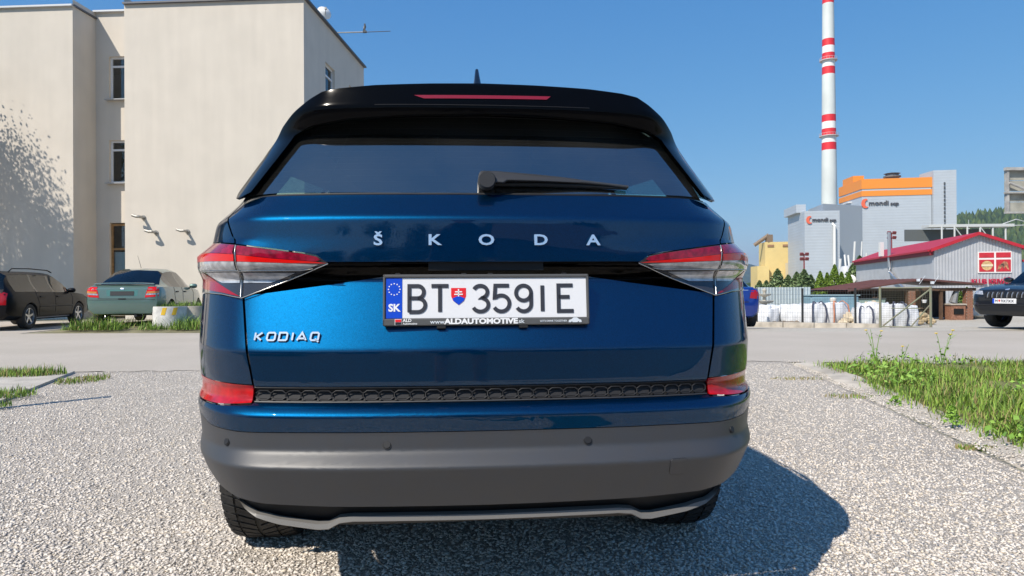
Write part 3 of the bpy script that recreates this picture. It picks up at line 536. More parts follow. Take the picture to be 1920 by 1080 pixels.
# poster window in the gable
wx, wz, ww, wh = 2.72, 2.78, 1.9, 1.3; wo_ = KC+K1*wx+UP*wz-K2*.06
def kbox(parent_part, name, u0, u1, z0, z1, d, m, th=.05):
    b = MB(); b.box(KC+K1*((u0+u1)/2)+UP*((z0+z1)/2)-K2*d, (u1-u0, th, z1-z0), math.atan2(K1.y, K1.x)); o = b.obj(name, m, parent_part); return rel(o) if parent_part is club else o
PRED = mat('poster_red', (.50, .02, .035), .6, var=.15, scale=3)
wf = kbox(club, 'window', wx-.06, wx+ww+.06, wz-.08, wz+wh+.06, .05, mat('white_window_frame', (.75, .73, .72), .5), .08)
for u0, u1, z0, z1 in ((wx, wx+.90, wz, wz+.82), (wx+1.02, wx+ww, wz, wz+.82), (wx, wx+.90, wz+.95, wz+wh), (wx+1.02, wx+ww, wz+.95, wz+wh)): kbox(wf, 'pane', u0, u1, z0, z1, .10, PRED, .02)
b = MB(); b.lathe([(.0, .012), (.33, .012), (.33, 0)], (0, 0, 0), 20, 'Y'); o = b.obj('poster_disc', mat('poster_cream', (.62, .42, .2), .6, var=.3, scale=6), wf); o.matrix_parent_inverse = Matrix(); 
o.data.transform(Matrix.Translation(KC+K1*(wx+.47)+UP*(wz+.42)-K2*.125) @ Matrix.Rotation(math.atan2(K1.y, K1.x), 4, 'Z')); rel2(o, club)
kbox(wf, 'poster_stripe', wx+.12, wx+.82, wz+.36, wz+.5, .14, mat('poster_pale', (.7, .6, .42), .6), .01)
b = MB(); rr = random.Random(2)
pts = [(.0, -.1), (.12, .25), (.3, .38), (.5, .55), (.72, .5), (.8, .3), (.85, -.05), (.7, .05), (.6, .22), (.48, .0), (.40, .2), (.2, .0)]
b.add([KC+K1*(wx+1.06+x*.85)+UP*(wz+.15+z)-K2*.122 for x, z in pts], [tuple(range(len(pts)))]); rel2(b.obj('poster_figure', mat('poster_brown', (.45, .20, .10), .6, var=.7, scale=5, vcol=(.05, .03, .03)), wf), club)
rel(text_obj('lettering', 'KLUB KRIVÁŇ', .46, .05, mat('red_letters', (.42, .012, .05), .5), club, frame(KC+K1*3.42+UP*2.1-K2*.16, K1, UP), .012, 'CENTER', .84))
# stove pipe on the side wall, small dish
t = empty('stove_pipe', tuple(KC-K1*.45+K2*12.5)); tag(t, 'shiny steel stove pipe running up the shaded club house wall', 'pipe')
b = MB(); b.tube([(-1.2, -6.5, 1.6), (-.55, -3.2, 3.0), (-.5, -3, 3.4), (-.5, -3, 6.3)], .13, 10); b.obj('flue', mat('steel_flue', (.55, .55, .55), .3, .8), t, 50)
b = MB(); b.box((-.2, -1.2, 5.0), (.3, .3, 1.2)); b.obj('bracket', WP, t)
t = empty('satellite_dish', tuple(KC-K1*.5+K2*20.5+UP*2.6)); tag(t, 'white oval satellite dish on the far corner of the club house', 'satellite dish')
b = MB(); b.lathe([(0, 0), (.22, .03), (.42, .13), (.44, .13), (.24, .015), (0, -.02)], (0, 0, 0), 20, 'Y'); o = b.obj('reflector', mat('dish_white', (.75, .74, .70)), t, 60); o.rotation_euler = (R(-10), 0, R(-20)); o.location = (-.4, -.5, 0)
b = MB(); b.tube([(.5, .2, -.2), (-.3, -.3, -.05)], .05, 6); b.obj('bracket', PIPE, t)
# pale blue neighbour of the club house
nb = empty('blue_annex', tuple(KC+K1*(KW+.35)+K2*1.5)); tag(nb, 'pale blue flat roofed annex beside the club house gable', 'building')
b = MB(); b.box(KC+K1*(KW+2.9)+K2*4+UP*1.75, (5, 5, 3.5), math.atan2(K1.y, K1.x)); rel(b.obj('wall', mat('pale_blue_wall', (.36, .56, .70), .7), nb))
b = MB(); b.box(KC+K1*(KW+2.9)+K2*4+UP*3.55, (5.2, 5.2, .14), math.atan2(K1.y, K1.x)); rel(b.obj('roof', RED, nb))
b = MB(); b.box(KC+K1*(KW+2.6)+K2*1.46+UP*1.5, (3.6, .1, 2.4), math.atan2(K1.y, K1.x)); rel(b.obj('window', mat('blue_window', (.10, .25, .38), .15), nb))
# conveyor gantry behind the club house
t = empty('conveyor_gantry', (92, 140, -.8)); tag(t, 'pale steel conveyor gantry on slender legs behind the red roof', 'gantry')
ST = mat('pale_steel', (.55, .56, .55), .5); b = MB(); b.box((0, 0, 14.1), (16.5, 3, .55), R(-3)); b.obj('deck', ST, t)
b = MB(); b.box((-3, 1.6, 12.4), (17, .3, 2.4), R(-3)); b.obj('cladding', mat('dark_cladding', (.10, .11, .11), .7), t)
for k in range(6):
    b = MB(); b.tube([(-6+k*2.55, -1.4, 0), (-6+k*2.55, -1.4, 13.9)], .17, 6); b.obj('leg', ST, t)
for k in (1, 3): b = MB(); b.tube([(-6+k*2.55, -1.45, 13.8), (-6+(k+1)*2.55, -1.45, 10.4)], .11, 6); b.obj('brace', ST, t)
b = MB(); b.tube([(6, -1.4, 14.3), (9, -1.2, 15.3), (13.6, -1, 14.2), (6, -1.4, 14.0)], .1, 6); b.obj('boom', ST, t)
# back of a billboard at the right edge
t = empty('billboard', (31.2, 38, -.78)); tag(t, 'back of a weathered billboard on a steel post at the picture edge', 'billboard')
BW = mat('weathered_board', (.36, .35, .30), .8, var=.25, scale=2); RS = mat('grey_steel', (.40, .39, .37), .6, var=.3, scale=3)
x0 = (1886-960)/1300*38-31.2; z0, z1 = .95+(538-398)/1300*38+.78, .95+(538-318)/1300*38+.78
for k in range(4):
    zz = z0+(z1-z0)*(k+.5)/4; b = MB(); b.box((x0+2.4, .12, zz), (4.7, .05, (z1-z0)/4-.03)); b.obj('panel', BW, t)
for k in range(5): b = MB(); b.box((x0+.1+k*1.12, -.02, (z0+z1)/2), (.12, .16, z1-z0)); b.obj('upright', RS, t)
for zz, h in ((z1+.03, .16), (z0-.02, .1), ((z0+z1)/2-.1, .09)): b = MB(); b.box((x0+2.4, -.06, zz), (4.9, .22, h)); b.obj('rail', RS, t)
b = MB(); b.tube([(x0+.15, -.12, z0+1.6), (x0+1.2, -.12, z0+1.15)], .06, 6); b.obj('brace', RS, t)
b = MB(); b.tube([(x0+3.2, .3, 0), (x0+3.2, .3, z1)], .2, 12); b.obj('post', RS, t)
# ---- car skin: y (forward) as a height field over (x, z); y = 0 is the rearmost bumper point ----
PLAN = [(0,0),(.2,.004),(.4,.018),(.56,.045),(.69,.085),(.775,.16),(.85,.29),(.915,.47),(.965,.71),(1,1.0)]
def _cr(u):
    a = min(abs(u), 1.0)*(len(PLAN)-1); i = min(int(a), len(PLAN)-2); t = a-i
    P = lambda k: PLAN[k] if 0 <= k < len(PLAN) else ((-PLAN[1][0], PLAN[1][1]) if k < 0 else (1.02, 1.32))
    p0, p1, p2, p3 = P(i-1), P(i), P(i+1), P(i+2)
    return tuple(.5*(2*b+(c-a_)*t+(2*a_-5*b+4*c-d)*t*t+(3*b-a_-3*c+d)*t**3) for a_, b, c, d in zip(p0, p1, p2, p3))
_TAB = [_cr(k/400) for k in range(401)]
def plan_s(q):                       # q = |x|/W  ->  share of the corner depth
    q = abs(q)
    if q >= 1: return 1.0+(q-1)*8
    lo, hi = 0, 400
    while hi-lo > 1:
        m = (lo+hi)//2
        if _TAB[m][0] <= q: lo = m
        else: hi = m
    a, b = _TAB[lo], _TAB[hi]
    return a[1]+(b[1]-a[1])*(q-a[0])/max(b[0]-a[0], 1e-9)
def plan_u(q):
    q = min(abs(q), 1.0); lo, hi = 0, 400
    while hi-lo > 1:
        m = (lo+hi)//2
        if _TAB[m][0] <= q: lo = m
        else: hi = m
    return (lo+(q-_TAB[lo][0])/max(_TAB[hi][0]-_TAB[lo][0], 1e-9))/400
def lin(tab, z):
    if z <= tab[0][0]: return tab[0][1]
    for (a, b), (c, d) in zip(tab, tab[1:]):
        if z <= c: return b+(d-b)*(z-a)/max(c-a, 1e-9)
    return tab[-1][1]
class Sheet:
    def __init__(s, yb, W, L, rnd=.004, off=0.): s.yb, s.W, s.L, s.r, s.off = yb, W, L, rnd, off
    def base(s, z):
        if s.r == 0: return lin(s.yb, z)
        return sum(w*lin(s.yb, z+k*s.r) for k, w in ((-2,.1),(-1,.22),(0,.36),(1,.22),(2,.1)))
    def w(s, z): return lin(s.W, z)
    def y(s, x, z): return s.base(z)+s.off+s.L*plan_s(x/s.w(z))
    def at_u(s, u, z): return math.copysign(_cr(u)[0]*s.w(z), u)
BODY = Sheet([(.33,.12),(.395,.075),(.402,.055),(.513,.002),(.518,.0),(.553,.032),(.596,.036),(.642,.032),(.661,.055),(.669,.076),(.70,.080),(.709,.0705),
              (.798,.068),(.975,.142),(.985,.142),(1.017,.105),(1.138,.107),(1.197,.165),(1.25,.21)],
             [(.36,.82),(.40,.838),(.51,.864),(.6,.877),(.66,.886),(.8,.893),(.95,.905),(1.05,.91),(1.085,.865),(1.15,.85),(1.2,.81),(1.3,.75)], .66)
GLASS = Sheet([(1.19,.172),(1.55,.378)], [(1.19,.80),(1.35,.72),(1.5,.66)], .50, 0)
FIN = Sheet([(1.19,.150),(1.385,.258),(1.40,.260),(1.432,.242),(1.455,.232),(1.528,.256),(1.56,.30)], [(1.19,.81),(1.35,.725),(1.5,.66),(1.6,.65)], .50, .006)
# ---------------------------------------------------------------- the blue SUV
CAR = empty('suv', (-.057, 1.69, 0), R(4.8)); tag(CAR, 'large blue metallic SUV parked on the gravel, seen from behind', 'car')
def knots(sh, z0, z1, step=.014):
    ks = [z for z, _ in sh.yb]; out = set()
    for k in ks:
        if sh.r:
            for q in (-2, -1, 0, 1, 2): out.add(round(k+q*sh.r, 4))
        else: out.add(k)
    n = max(1, int((z1-z0)/step)); out |= {round(z0+(z1-z0)*i/n, 4) for i in range(n+1)}
    zs = sorted(z for z in out if z0+1e-4 < z < z1-1e-4); keep = []
    for z in zs:
        if not keep or z-keep[-1] > .0018: keep.append(z)
    return keep
def skin(name, pts, sh, m, parent, off=0., rim=.014, du=.0125, step=.014, mirror=False, smooth=38, closed=True):
    """a panel: outline pts (x, z) laid on the car skin, diced so that it follows the curve, with a turned-in rim"""
    if mirror: pts = [(-x, z) for x, z in pts][::-1]
    fine = []
    for (x0, z0), (x1, z1) in zip(pts, pts[1:]+pts[:1]):
        n = max(1, int(math.hypot(x1-x0, z1-z0)/.02))
        fine += [(x0+(x1-x0)*k/n, z0+(z1-z0)*k/n) for k in range(n)]
    uv = []
    for x, z in fine: uv.append((math.copysign(plan_u(x/sh.w(z)), x), z))
    bm = bmesh.new(); vs = [bm.verts.new((u, z, 0)) for u, z in uv]; bm.faces.new(vs)
    bmesh.ops.triangulate(bm, faces=bm.faces[:], ngon_method='EAR_CLIP')
    us = [u for u, _ in uv]; zs = [z for _, z in uv]
    k = math.ceil(min(us)/du)
    while k*du < max(us):
        bmesh.ops.bisect_plane(bm, geom=bm.verts[:]+bm.edges[:]+bm.faces[:], plane_co=(k*du, 0, 0), plane_no=(1, 0, 0), dist=1e-6); k += 1
    for z in knots(sh, min(zs), max(zs), step):
        bmesh.ops.bisect_plane(bm, geom=bm.verts[:]+bm.edges[:]+bm.faces[:], plane_co=(0, z, 0), plane_no=(0, 1, 0), dist=1e-6)
    bmesh.ops.remove_doubles(bm, verts=bm.verts[:], dist=1e-5)
    if rim:
        edges = [e for e in bm.edges if e.is_boundary]; r_ = bmesh.ops.extrude_edge_only(bm, edges=edges)
        new = {v for v in r_['geom'] if isinstance(v, bmesh.types.BMVert)}
    else: new = set()
    for v in bm.verts:
        u, z = v.co.x, v.co.y; x = sh.at_u(u, z); y = sh.y(x, z)+off; v.co = (x, y+(rim if v in new else 0), z)
    bmesh.ops.recalc_face_normals(bm, faces=bm.faces[:])
    s = sum(f.normal.y*f.calc_area() for f in bm.faces)
    if s > 0: bmesh.ops.reverse_faces(bm, faces=bm.faces[:])
    me = bpy.data.meshes.new(name); bm.to_mesh(me); bm.free(); me.materials.append(m)
    return link(name, me, parent, smooth)
def sk(x, z, sh=None, off=0): sh = sh or BODY; return Vector((x, sh.y(x, z)+off, z))
def sym(half): return half+[(-x, z) for x, z in half[::-1]]
def arch_x(z, r_=.43, ya=1.12, zc_=.36):        # where the wheel arch cuts the skin at height z
    yy = ya-math.sqrt(max(r_*r_-(z-zc_)**2, 0)); q = 1.0
    while q > .6 and BODY.base(z)+BODY.L*plan_s(q) > yy: q -= .002
    return q*BODY.w(z)
g = .0035                                         # half a panel gap
# lower bumper in grey plastic, its upper edge rising round the corner
gl = [(0, .598), (.45, .5985), (.62, .597), (.72, .600), (.775, .615), (.83, .640)]
bot = [(0, .411), (.40, .413), (.56, .417), (.64, .425), (.70, .442), (.745, .47)]
zz = [.50, .53, .56, .59, .62]
half = gl+[(arch_x(z), z) for z in (.635, .6, .56, .52, .49)]+bot[::-1]
skin('bumper_cladding', sym(half), BODY, M['plastic'], CAR)
half = [(0, .6655), (.592, .6665), (.596, .662), (.70, .655), (.80, .652), (arch_x(.655), .655), (arch_x(.648), .648)]+[(x, z+.002) for x, z in gl[::-1]]
skin('bumper', sym(half), BODY, M['paint'], CAR)
# tailgate, lower and upper panel
low = [(0, .986), (.262, .986), (.40, .966), (.622, .9375), (.632, .934), (.602, .78), (.590, .7075), (0, .7075)]
TG = skin('tailgate', sym(low), BODY, M['paint'], CAR)
up = [(0, 1.2045), (.50, 1.2045), (.655, 1.207), (.688, 1.205), (.699, 1.16), (.690, 1.135), (.656, 1.0745), (.475, 1.0495), (.434, 1.041), (.412, 1.0235), (0, 1.0225)]
skin('upper_panel', sym(up), BODY, M['paint'], TG)
# handle recess between the two panels
rc = Sheet(BODY.yb, BODY.W, BODY.L, .004, .045)
skin('handle_recess', sym([(0, 1.035), (.44, 1.035), (.46, 1.02), (.64, .945), (.64, .93), (.26, .975), (0, .975)]), rc, M['satin_black'], TG, rim=0)
b = MB(); b.box((0, .135, 1.012), (.30, .03, .022)); b.obj('handle', M['black'], TG)
# quarter panels
for mi in (False, True):
    q = [(.699+g*2, 1.16), (.694, 1.212), (.73, 1.235), (.80, 1.215), (.832, 1.18), (.845, 1.15), (.86, 1.088), (.775, 1.0905), (.662, 1.0765), (.697, 1.135)]
    skin('quarter_panel', q, BODY, M['paint'], CAR, mirror=mi)
    q = [(.638, .929), (.72, .940), (.80, .944), (.86, .935), (.896, .93), (.893, .80), (arch_x(.77), .77), (arch_x(.74), .74), (arch_x(.716), .716), (.80, .7165), (.596, .7125), (.609, .78)]
    skin('quarter_panel', q, BODY, M['paint'], CAR, mirror=mi)
    r_ = [(.5945, .7095), (.70, .7125), (.80, .7135), (.838, .7145), (.842, .662), (.80, .656), (.70, .659), (.598, .6665)]
    o = skin('rear_reflector', r_, BODY, M['reflector'], CAR, off=.002, mirror=mi)
    # tail lamp: smoked body, then lenses standing a little proud of it
    out = [(.404, 1.0195), (.432, 1.0375), (.474, 1.0462), (.655, 1.0712), (.775, 1.0875), (.845, 1.066), (.885, 1.052), (.895, .99), (.893, .935), (.86, .94), (.80, .948), (.705, .9435), (.637, .9325), (.56, .9605)]
    lamp = skin('tail_lamp', out, BODY, M['smoke'], CAR, off=-.004, rim=.03, mirror=mi)
    parts = [('upper_lens', [(.424, 1.0285), (.434, 1.0365), (.474, 1.0452), (.648, 1.069), (.650, 1.046), (.556, 1.0345), (.436, 1.0245)], 'pink_lens'),
             ('upper_lens', [(.656, 1.0706), (.775, 1.0865), (.843, 1.065), (.842, 1.059), (.75, 1.0545), (.657, 1.0465)], 'pink_lens'),
             ('red_lens', [(.409, 1.0195), (.436, 1.0235), (.556, 1.0335), (.650, 1.0448), (.649, 1.027), (.4956, 1.0205)], 'bright_red'),
             ('red_lens', [(.656, 1.0455), (.75, 1.0535), (.842, 1.058), (.842, 1.034), (.75, 1.031), (.655, 1.0275)], 'bright_red'),
             ('clear_lens', [(.430, 1.0165), (.4956, 1.0195), (.648, 1.0260), (.645, 1.0042), (.478, 1.0036), (.452, 1.0085)], 'clear'),
             ('clear_lens', [(.655, 1.0265), (.75, 1.030), (.836, 1.033), (.838, 1.009), (.75, 1.0065), (.652, 1.0045)], 'clear'),
             ('clear_lens', [(.636, .998), (.494, .9965), (.561, .971), (.638, .9715)], 'clear'),
             ('clear_lens', [(.649, .999), (.775, 1.001), (.735, .981), (.708, .972), (.650, .9717)], 'clear'),
             ('red_lens', [(.792, 1.002), (.81, 1.003), (.835, .975), (.83, .962), (.80, .956), (.705, .9465), (.645, .936)], 'red_lens'),
             ('side_lens', [(.846, 1.064), (.884, 1.050), (.893, .99), (.891, .938), (.862, .943), (.842, .97), (.846, 1.01)], 'red_lens')]
    for nm, pl, mm in parts: skin(nm, pl, BODY, M[mm], lamp, off=-.0065, rim=.004, mirror=mi)
    sgn = -1 if mi else 1
    b = MB()
    for path in ([(.404, 1.0185), (.56, .9595), (.637, .9315), (.705, .9425), (.80, .947)], [(.652, 1.070), (.648, 1.027), (.641, .934)], [(.445, 1.0065), (.478, 1.002), (.645, 1.0022), (.75, 1.0045), (.838, 1.007)]):
        fine = []
        for (x0, z0), (x1, z1) in zip(path, path[1:]): fine += [(x0+(x1-x0)*k/6, z0+(z1-z0)*k/6) for k in range(6)]
        b.tube([sk(x*sgn, z, off=-.009) for x, z in fine+[path[-1]]], .0014, 6)
    b.obj('chrome_trim', mat('satin_trim', (.5, .48, .45), .25, .9), lamp, 60)
# honeycomb strip: cells as raised ribs over a dark bed
skin('grille_bed', sym([(0, .7045), (.5905, .7055), (.5905, .669), (0, .6685)]), BODY, M['black'], CAR, off=.012, rim=0)
hb = MB(); n = 15; pw = 1.176/n
for k in range(n):
    xa = -.588+k*pw; zr = (.6955, .680, .691) 
    path = [(xa, .680), (xa+pw*.12, .6735), (xa+pw*.38, .6735), (xa+pw*.5, .680), (xa+pw*.5, .690), (xa+pw*.62, .6965), (xa+pw*.88, .6965), (xa+pw, .690), (xa+pw, .680)]
    hb.tube([sk(x, z, off=.001) for x, z in path], .0017, 5)
    hb.tube([sk(xa+pw*.5, .690, off=.001), sk(xa+pw*.38, .6965, off=.001), sk(xa+pw*.12, .6965, off=.001), sk(xa, .690, off=.001), sk(xa, .680, off=.001)], .0017, 5)
    hb.tube([sk(xa+pw*.5, .680, off=.001), sk(xa+pw*.62, .6735, off=.001), sk(xa+pw*.88, .6735, off=.001), sk(xa+pw, .680, off=.001)], .0017, 5)
    for s_ in (.25, .75): hb.add([sk(xa+pw*(s_-.2), .6755, off=.006), sk(xa+pw*(s_+.2), .6755, off=.006), sk(xa+pw*(s_+.2), .694, off=.010), sk(xa+pw*(s_-.2), .694, off=.010)], [(0, 1, 2, 3)])
hb.obj('honeycomb_strip', mat('honeycomb_plastic', (.022, .022, .024), .62, spec=.3), CAR, 50)
b = MB()
for zz_ in (.6685, .7045):
    b.tube([sk(-.59+1.18*k/60, zz_, off=.002) for k in range(61)], .0022, 5)
b.obj('strip_edging', M['plastic_dark'], CAR, 60)
# parking sensors and towing eye cover
for x, z in ((-.66, .5705), (-.2506, .570), (.2506, .570), (.66, .5725)):
    p = sk(x, z, off=-.0015); nrm = (sk(x+.01, z)-sk(x-.01, z)).cross(Vector((0, 0, 1))); nrm.normalize()
    b = MB(); b.lathe([(0, -.001), (.0085, -.001), (.0095, .001), (.0115, .001), (.0115, .006)], (0, 0, 0), 18, 'Y'); o = b.obj('parking_sensor', M['black'], CAR, 40); o.location = p; o.rotation_euler = (R(-20), 0, math.atan2(nrm.y, nrm.x)+math.pi/2)
tw_ = [(.4605, .514), (.466, .5185), (.5015, .5185), (.507, .513), (.508, .479), (.503, .474), (.468, .474), (.462, .480)]
skin('towing_eye_cover', tw_, BODY, M['plastic'], CAR, off=-.0018, rim=.004)
b = MB(); c = tw_+[tw_[0]]; b.tube([sk(x, z, off=.0005) for x, z in c], .0013, 5); b.obj('cover_gap', M['black'], CAR)
# diffuser: black valance and grey lip
vs = Sheet([(.30, .16), (.36, .105), (.43, .085)], [(.30, .80), (.45, .86)], .62, 0)
skin('valance', sym([(0, .432), (.60, .437), (.675, .455), (.70, .452), (.66, .405), (.60, .372), (.40, .345), (0, .352)]), vs, M['black'], CAR, rim=.02)
lipz = [(-.645, .404), (-.625, .386), (-.59, .369), (-.53, .3565), (-.43, .3455), (-.402, .3475), (-.374, .3625), (-.34, .3665), (-.2, .3665), (0, .3655)]; lipz = lipz+[(-x, z) for x, z in lipz[:-1][::-1]]
b = MB(); v = []; lp = Sheet(vs.yb, vs.W, vs.L, 0, -.012); nL = len(lipz)
fine = []
for (x0, z0), (x1, z1) in zip(lipz, lipz[1:]): fine += [(x0+(x1-x0)*k/5, z0+(z1-z0)*k/5) for k in range(5)]
fine.append(lipz[-1])
for x, z in fine:
    e = min(1, (.65-abs(x))/.09); y = .078+.62*plan_s(x/.83); h = .0130*e+.002
    v += [(x, y+.012, z+h+.004), (x, y-.004, z+h), (x, y-.008, z+.003), (x, y+.004, z-.002), (x, y+.06, z-.003)]
b.add(v, [(i*5+k, i*5+k+1, i*5+k+6, i*5+k+5) for i in range(len(fine)-1) for k in range(4)]); b.obj('diffuser_lip', M['lip'], CAR, 50)
# rear window, spoiler with side fins, high brake lamp
WG = skin('rear_window', sym([(0, 1.50), (.45, 1.49), (.56, 1.42), (.70, 1.215), (0, 1.2095)]), GLASS, M['rear_glass'], CAR, rim=0, du=.03, step=.03)
b = MB(); b.tube([sk(-.655+1.31*k/50, 1.2075, BODY, .008) for k in range(51)], .004, 6); b.obj('window_seal', M['black'], WG, 60)
b = MB()
for k in range(13):
    z = 1.245+k*.0185; w_ = lin([(1.22, .63), (1.40, .50), (1.5, .40)], z); b.tube([sk(-w_+2*w_*j/24, z, GLASS, .0022) for j in range(25)], .00035, 3)
for x0, x1 in ((-.36, -.42), (.36, .42), (-.12, -.14), (.12, .14)): b.tube([sk(x0, 1.47, GLASS, .0022), sk(x1, 1.24, GLASS, .0022)], .0004, 3)
b.obj('heating_wires', mat('heating_wire', (.20, .20, .16), .5), WG)
fo_ = [(0, 1.531), (.15, 1.528), (.30, 1.5225), (.40, 1.515), (.45, 1.507), (.487, 1.487), (.528, 1.46), (.58, 1.424), (.635, 1.365), (.675, 1.30), (.705, 1.24), (.70, 1.213), (.672, 1.2135)]
fi_ = [(.640, 1.222), (.534, 1.391), (.485, 1.411), (.376, 1.427), (.20, 1.435), (0, 1.439)]
for mi in (False, True):
    skin('spoiler', fo_+fi_, FIN, M['satin_black'], CAR, mirror=mi, rim=.03)
b = MB(); v = []
for k in range(41):                              # underside of the spoiler back to the glass
    x = -.50+k*.025; zi = lin([(0, 1.439), (.20, 1.435), (.376, 1.427), (.485, 1.411), (.534, 1.391)], abs(x)); v += [sk(x, zi-.001, FIN, .004), sk(x, zi+.012, GLASS, .004)]
b.add(v, [(2*k, 2*k+2, 2*k+3, 2*k+1) for k in range(40)]); b.obj('spoiler_underside', M['black'], CAR, 50)
skin('brake_lamp', [(-.192, 1.4905), (.19, 1.4935), (.178, 1.4835), (-.165, 1.4805)], FIN, mat('brake_lens', (.22, .004, .01), .2, coat=1), CAR, off=-.002, rim=.004)
b = MB(); b.tube([sk(-.30+.6*k/20, 1.462, FIN, -.0005) for k in range(21)], .0012, 4); b.obj('spoiler_seam', M['black'], CAR)
# wiper
wp = empty('wiper', (0, 0, 0), 0, CAR)
b = MB(); pv = sk(.005, 1.243, GLASS); prof = [(-.0165, 1.240), (-.0165, 1.262), (-.010, 1.2705), (.03, 1.2705), (.137, 1.2635), (.22, 1.2565), (.272, 1.250), (.276, 1.243), (.268, 1.240), (.14, 1.243), (.06, 1.243), (.05, 1.236)]
f = [sk(x, z, GLASS, -.045+.02*max(0, min(1, x/.27))) for x, z in prof]; k_ = [sk(x, z, GLASS, -.012) for x, z in prof]; n = len(prof)
b.add(f+k_, [tuple(range(n)), tuple(range(n, 2*n))[::-1]]+[(i, (i+1) % n, n+(i+1) % n, n+i) for i in range(n)]); o = b.obj('arm', M['plastic_dark'], wp)
bv = o.modifiers.new('bevel', 'BEVEL'); bv.width = .006; bv.segments = 3; bv.limit_method = 'ANGLE'
b = MB(); b.tube([sk(.0, 1.236, GLASS, -.012), sk(.14, 1.2375, GLASS, -.010), sk(.27, 1.2345, GLASS, -.010), sk(.395, 1.2285, GLASS, -.010)], [.006, .007, .006, .004], 8); b.obj('blade', M['black'], wp, 50)
b = MB(); b.tube([sk(.262, 1.2445, GLASS, -.022), sk(.34, 1.2385, GLASS, -.018), sk(.398, 1.2325, GLASS, -.015)], [.0055, .004, .0045], 8); b.obj('tip', M['plastic'], wp, 50)
b = MB(); b.lathe([(0, -.055), (.021, -.055), (.024, -.045), (.024, .0), (0, .0)], tuple(pv), 20, 'Y'); b.obj('pivot', M['plastic_dark'], wp, 50)
# chrome lettering
for ch_, x in (('Š', -.2772), ('K', -.134), ('O', .0), ('D', .1415), ('A', .2812)):
    o = text_obj('lettering', ch_, .0392, .0022, M['chrome'], TG, frame(sk(x, 1.0775, off=-.004), (1, 0, 0), (0, .16, 1)), .0009, 'CENTER', 1.32); o.data.update()
def stroke(b, pts, w, org, ex, ez, d=.002):
    pts = [p for i, p in enumerate(pts) if i == 0 or math.hypot(p[0]-pts[i-1][0], p[1]-pts[i-1][1]) > 1e-5]
    """flat ribbon letter stroke with real thickness"""
    P = [Vector((x, z)) for x, z in pts]; n = len(P); Lf, Rt = [], []
    cl = (P[0]-P[-1]).length < 1e-6
    for i, p in enumerate(P):
        a = P[i-1] if i else (P[-2] if cl else None); c = P[i+1] if i < n-1 else (P[1] if cl else None)
        t1 = (p-a).normalized() if a is not None else None; t2 = (c-p).normalized() if c is not None else None
        t = ((t1 or t2)+(t2 or t1)).normalized(); nn = Vector((-t.y, t.x)); k = 1/max(.45, nn.dot(Vector((-(t1 or t2).y, (t1 or t2).x))))
        Lf.append(p+nn*w/2*k); Rt.append(p-nn*w/2*k)
    ny = Vector(ex).cross(Vector(ez)).normalized(); W3 = lambda q, s: Vector(org)+Vector(ex)*q.x+Vector(ez)*q.y+ny*s
    v = []
    for l, r_ in zip(Lf, Rt): v += [W3(l, d), W3(r_, d), W3(l, 0), W3(r_, 0)]
    fs = []
    for i in range(n-1):
        a, c = 4*i, 4*i+4; fs += [(a, a+1, c+1, c), (a, c, c+2, a+2), (a+1, a+3, c+3, c+1)]
    fs += [(0, 2, 3, 1), (4*n-4, 4*n-3, 4*n-1, 4*n-2)]; b.add(v, fs)
def arcp(cx, cz, rx, rz, a0, a1, n=14): return [(cx+rx*math.cos(R(a0+(a1-a0)*k/n)), cz+rz*math.sin(R(a0+(a1-a0)*k/n))) for k in range(n+1)]
KL_ = {'K': [[(0, 0), (.12, 1)], [(.95, 1), (.25, .48), (.8, 0)]], 'O': [[(.05, .2), (.15, .85), (.3, 1), (.95, 1), (1.08, .85), (1, .15), (.85, 0), (.18, 0), (.05, .2)]],
       'D': [[(.05, 0), (.17, 1), (.95, 1), (1.08, .85), (1, .15), (.85, 0), (.05, 0)]], 'I': [[(.2, 0), (.32, 1)]], 'A': [[(-.05, 0), (.55, 1), (1.0, 0)], [(.15, .24), (.9, .24)]], 'Q': [[(.1, .2), (.2, .85), (.33, 1), (.95, 1), (1.08, .85), (1, .15), (.87, 0), (.22, 0), (.1, .2)], [(.62, .2), (1.05, -.22)]]}
x = -.589
for ch_ in 'KODIAQ':
    b = MB(); s = .0195; wd = .55 if ch_ == 'I' else 1.12
    ex = (sk(x+.02, .832)-sk(x, .832)).normalized()
    for st in KL_[ch_]: stroke(b, [(a*s*1.12, c*s) for a, c in st], .0046, sk(x, .824, off=-.001), ex, Vector((0, .28, .96)), .004)
    b.obj('lettering', M['chrome'], TG); x += s*1.12*(wd+.29)
# number plate in its advertising frame
PL = empty('number_plate', (0, 0, 0), 0, CAR); py, tl = .092, R(6)
pm = Matrix.Translation((.001, py, .9245)) @ Matrix.Rotation(-tl, 4, 'X')       # plate plane: local x, z; y towards the car
def pbox(name, x0, x1, z0, z1, y0, y1, m, parent=PL, bev=0):
    b = MB(); b.box(((x0+x1)/2, (y0+y1)/2, (z0+z1)/2), (x1-x0, y1-y0, z1-z0)); b.v = [tuple(pm @ Vector(q)) for q in b.v]; o = b.obj(name, m, parent)
    if bev: k = o.modifiers.new('bevel', 'BEVEL'); k.width = bev; k.segments = 3
    return o
FR = mat('plate_frame_grey', (.085, .083, .08), .4)
fr = pbox('holder', -.2645, .2645, -.0655, .0655, .004, .022, FR, bev=.006)
for a in ((-.2645, .2645, .057, .0655), (-.2645, -.2585, -.0655, .0655), (.2585, .2645, -.0655, .0655), (-.2645, .2645, -.0655, -.0475)): pbox('rim', *a, -.005, .008, FR, fr, .0025)
for x in (-.118, .092): pbox('clip', x-.011, x+.011, -.0725, -.0640, -.003, .012, M['black'], fr)
for x in (-.228, -.06, .008, .20): pbox('clip', x-.006, x+.006, .0625, .0685, -.004, .01, M['black'], fr)
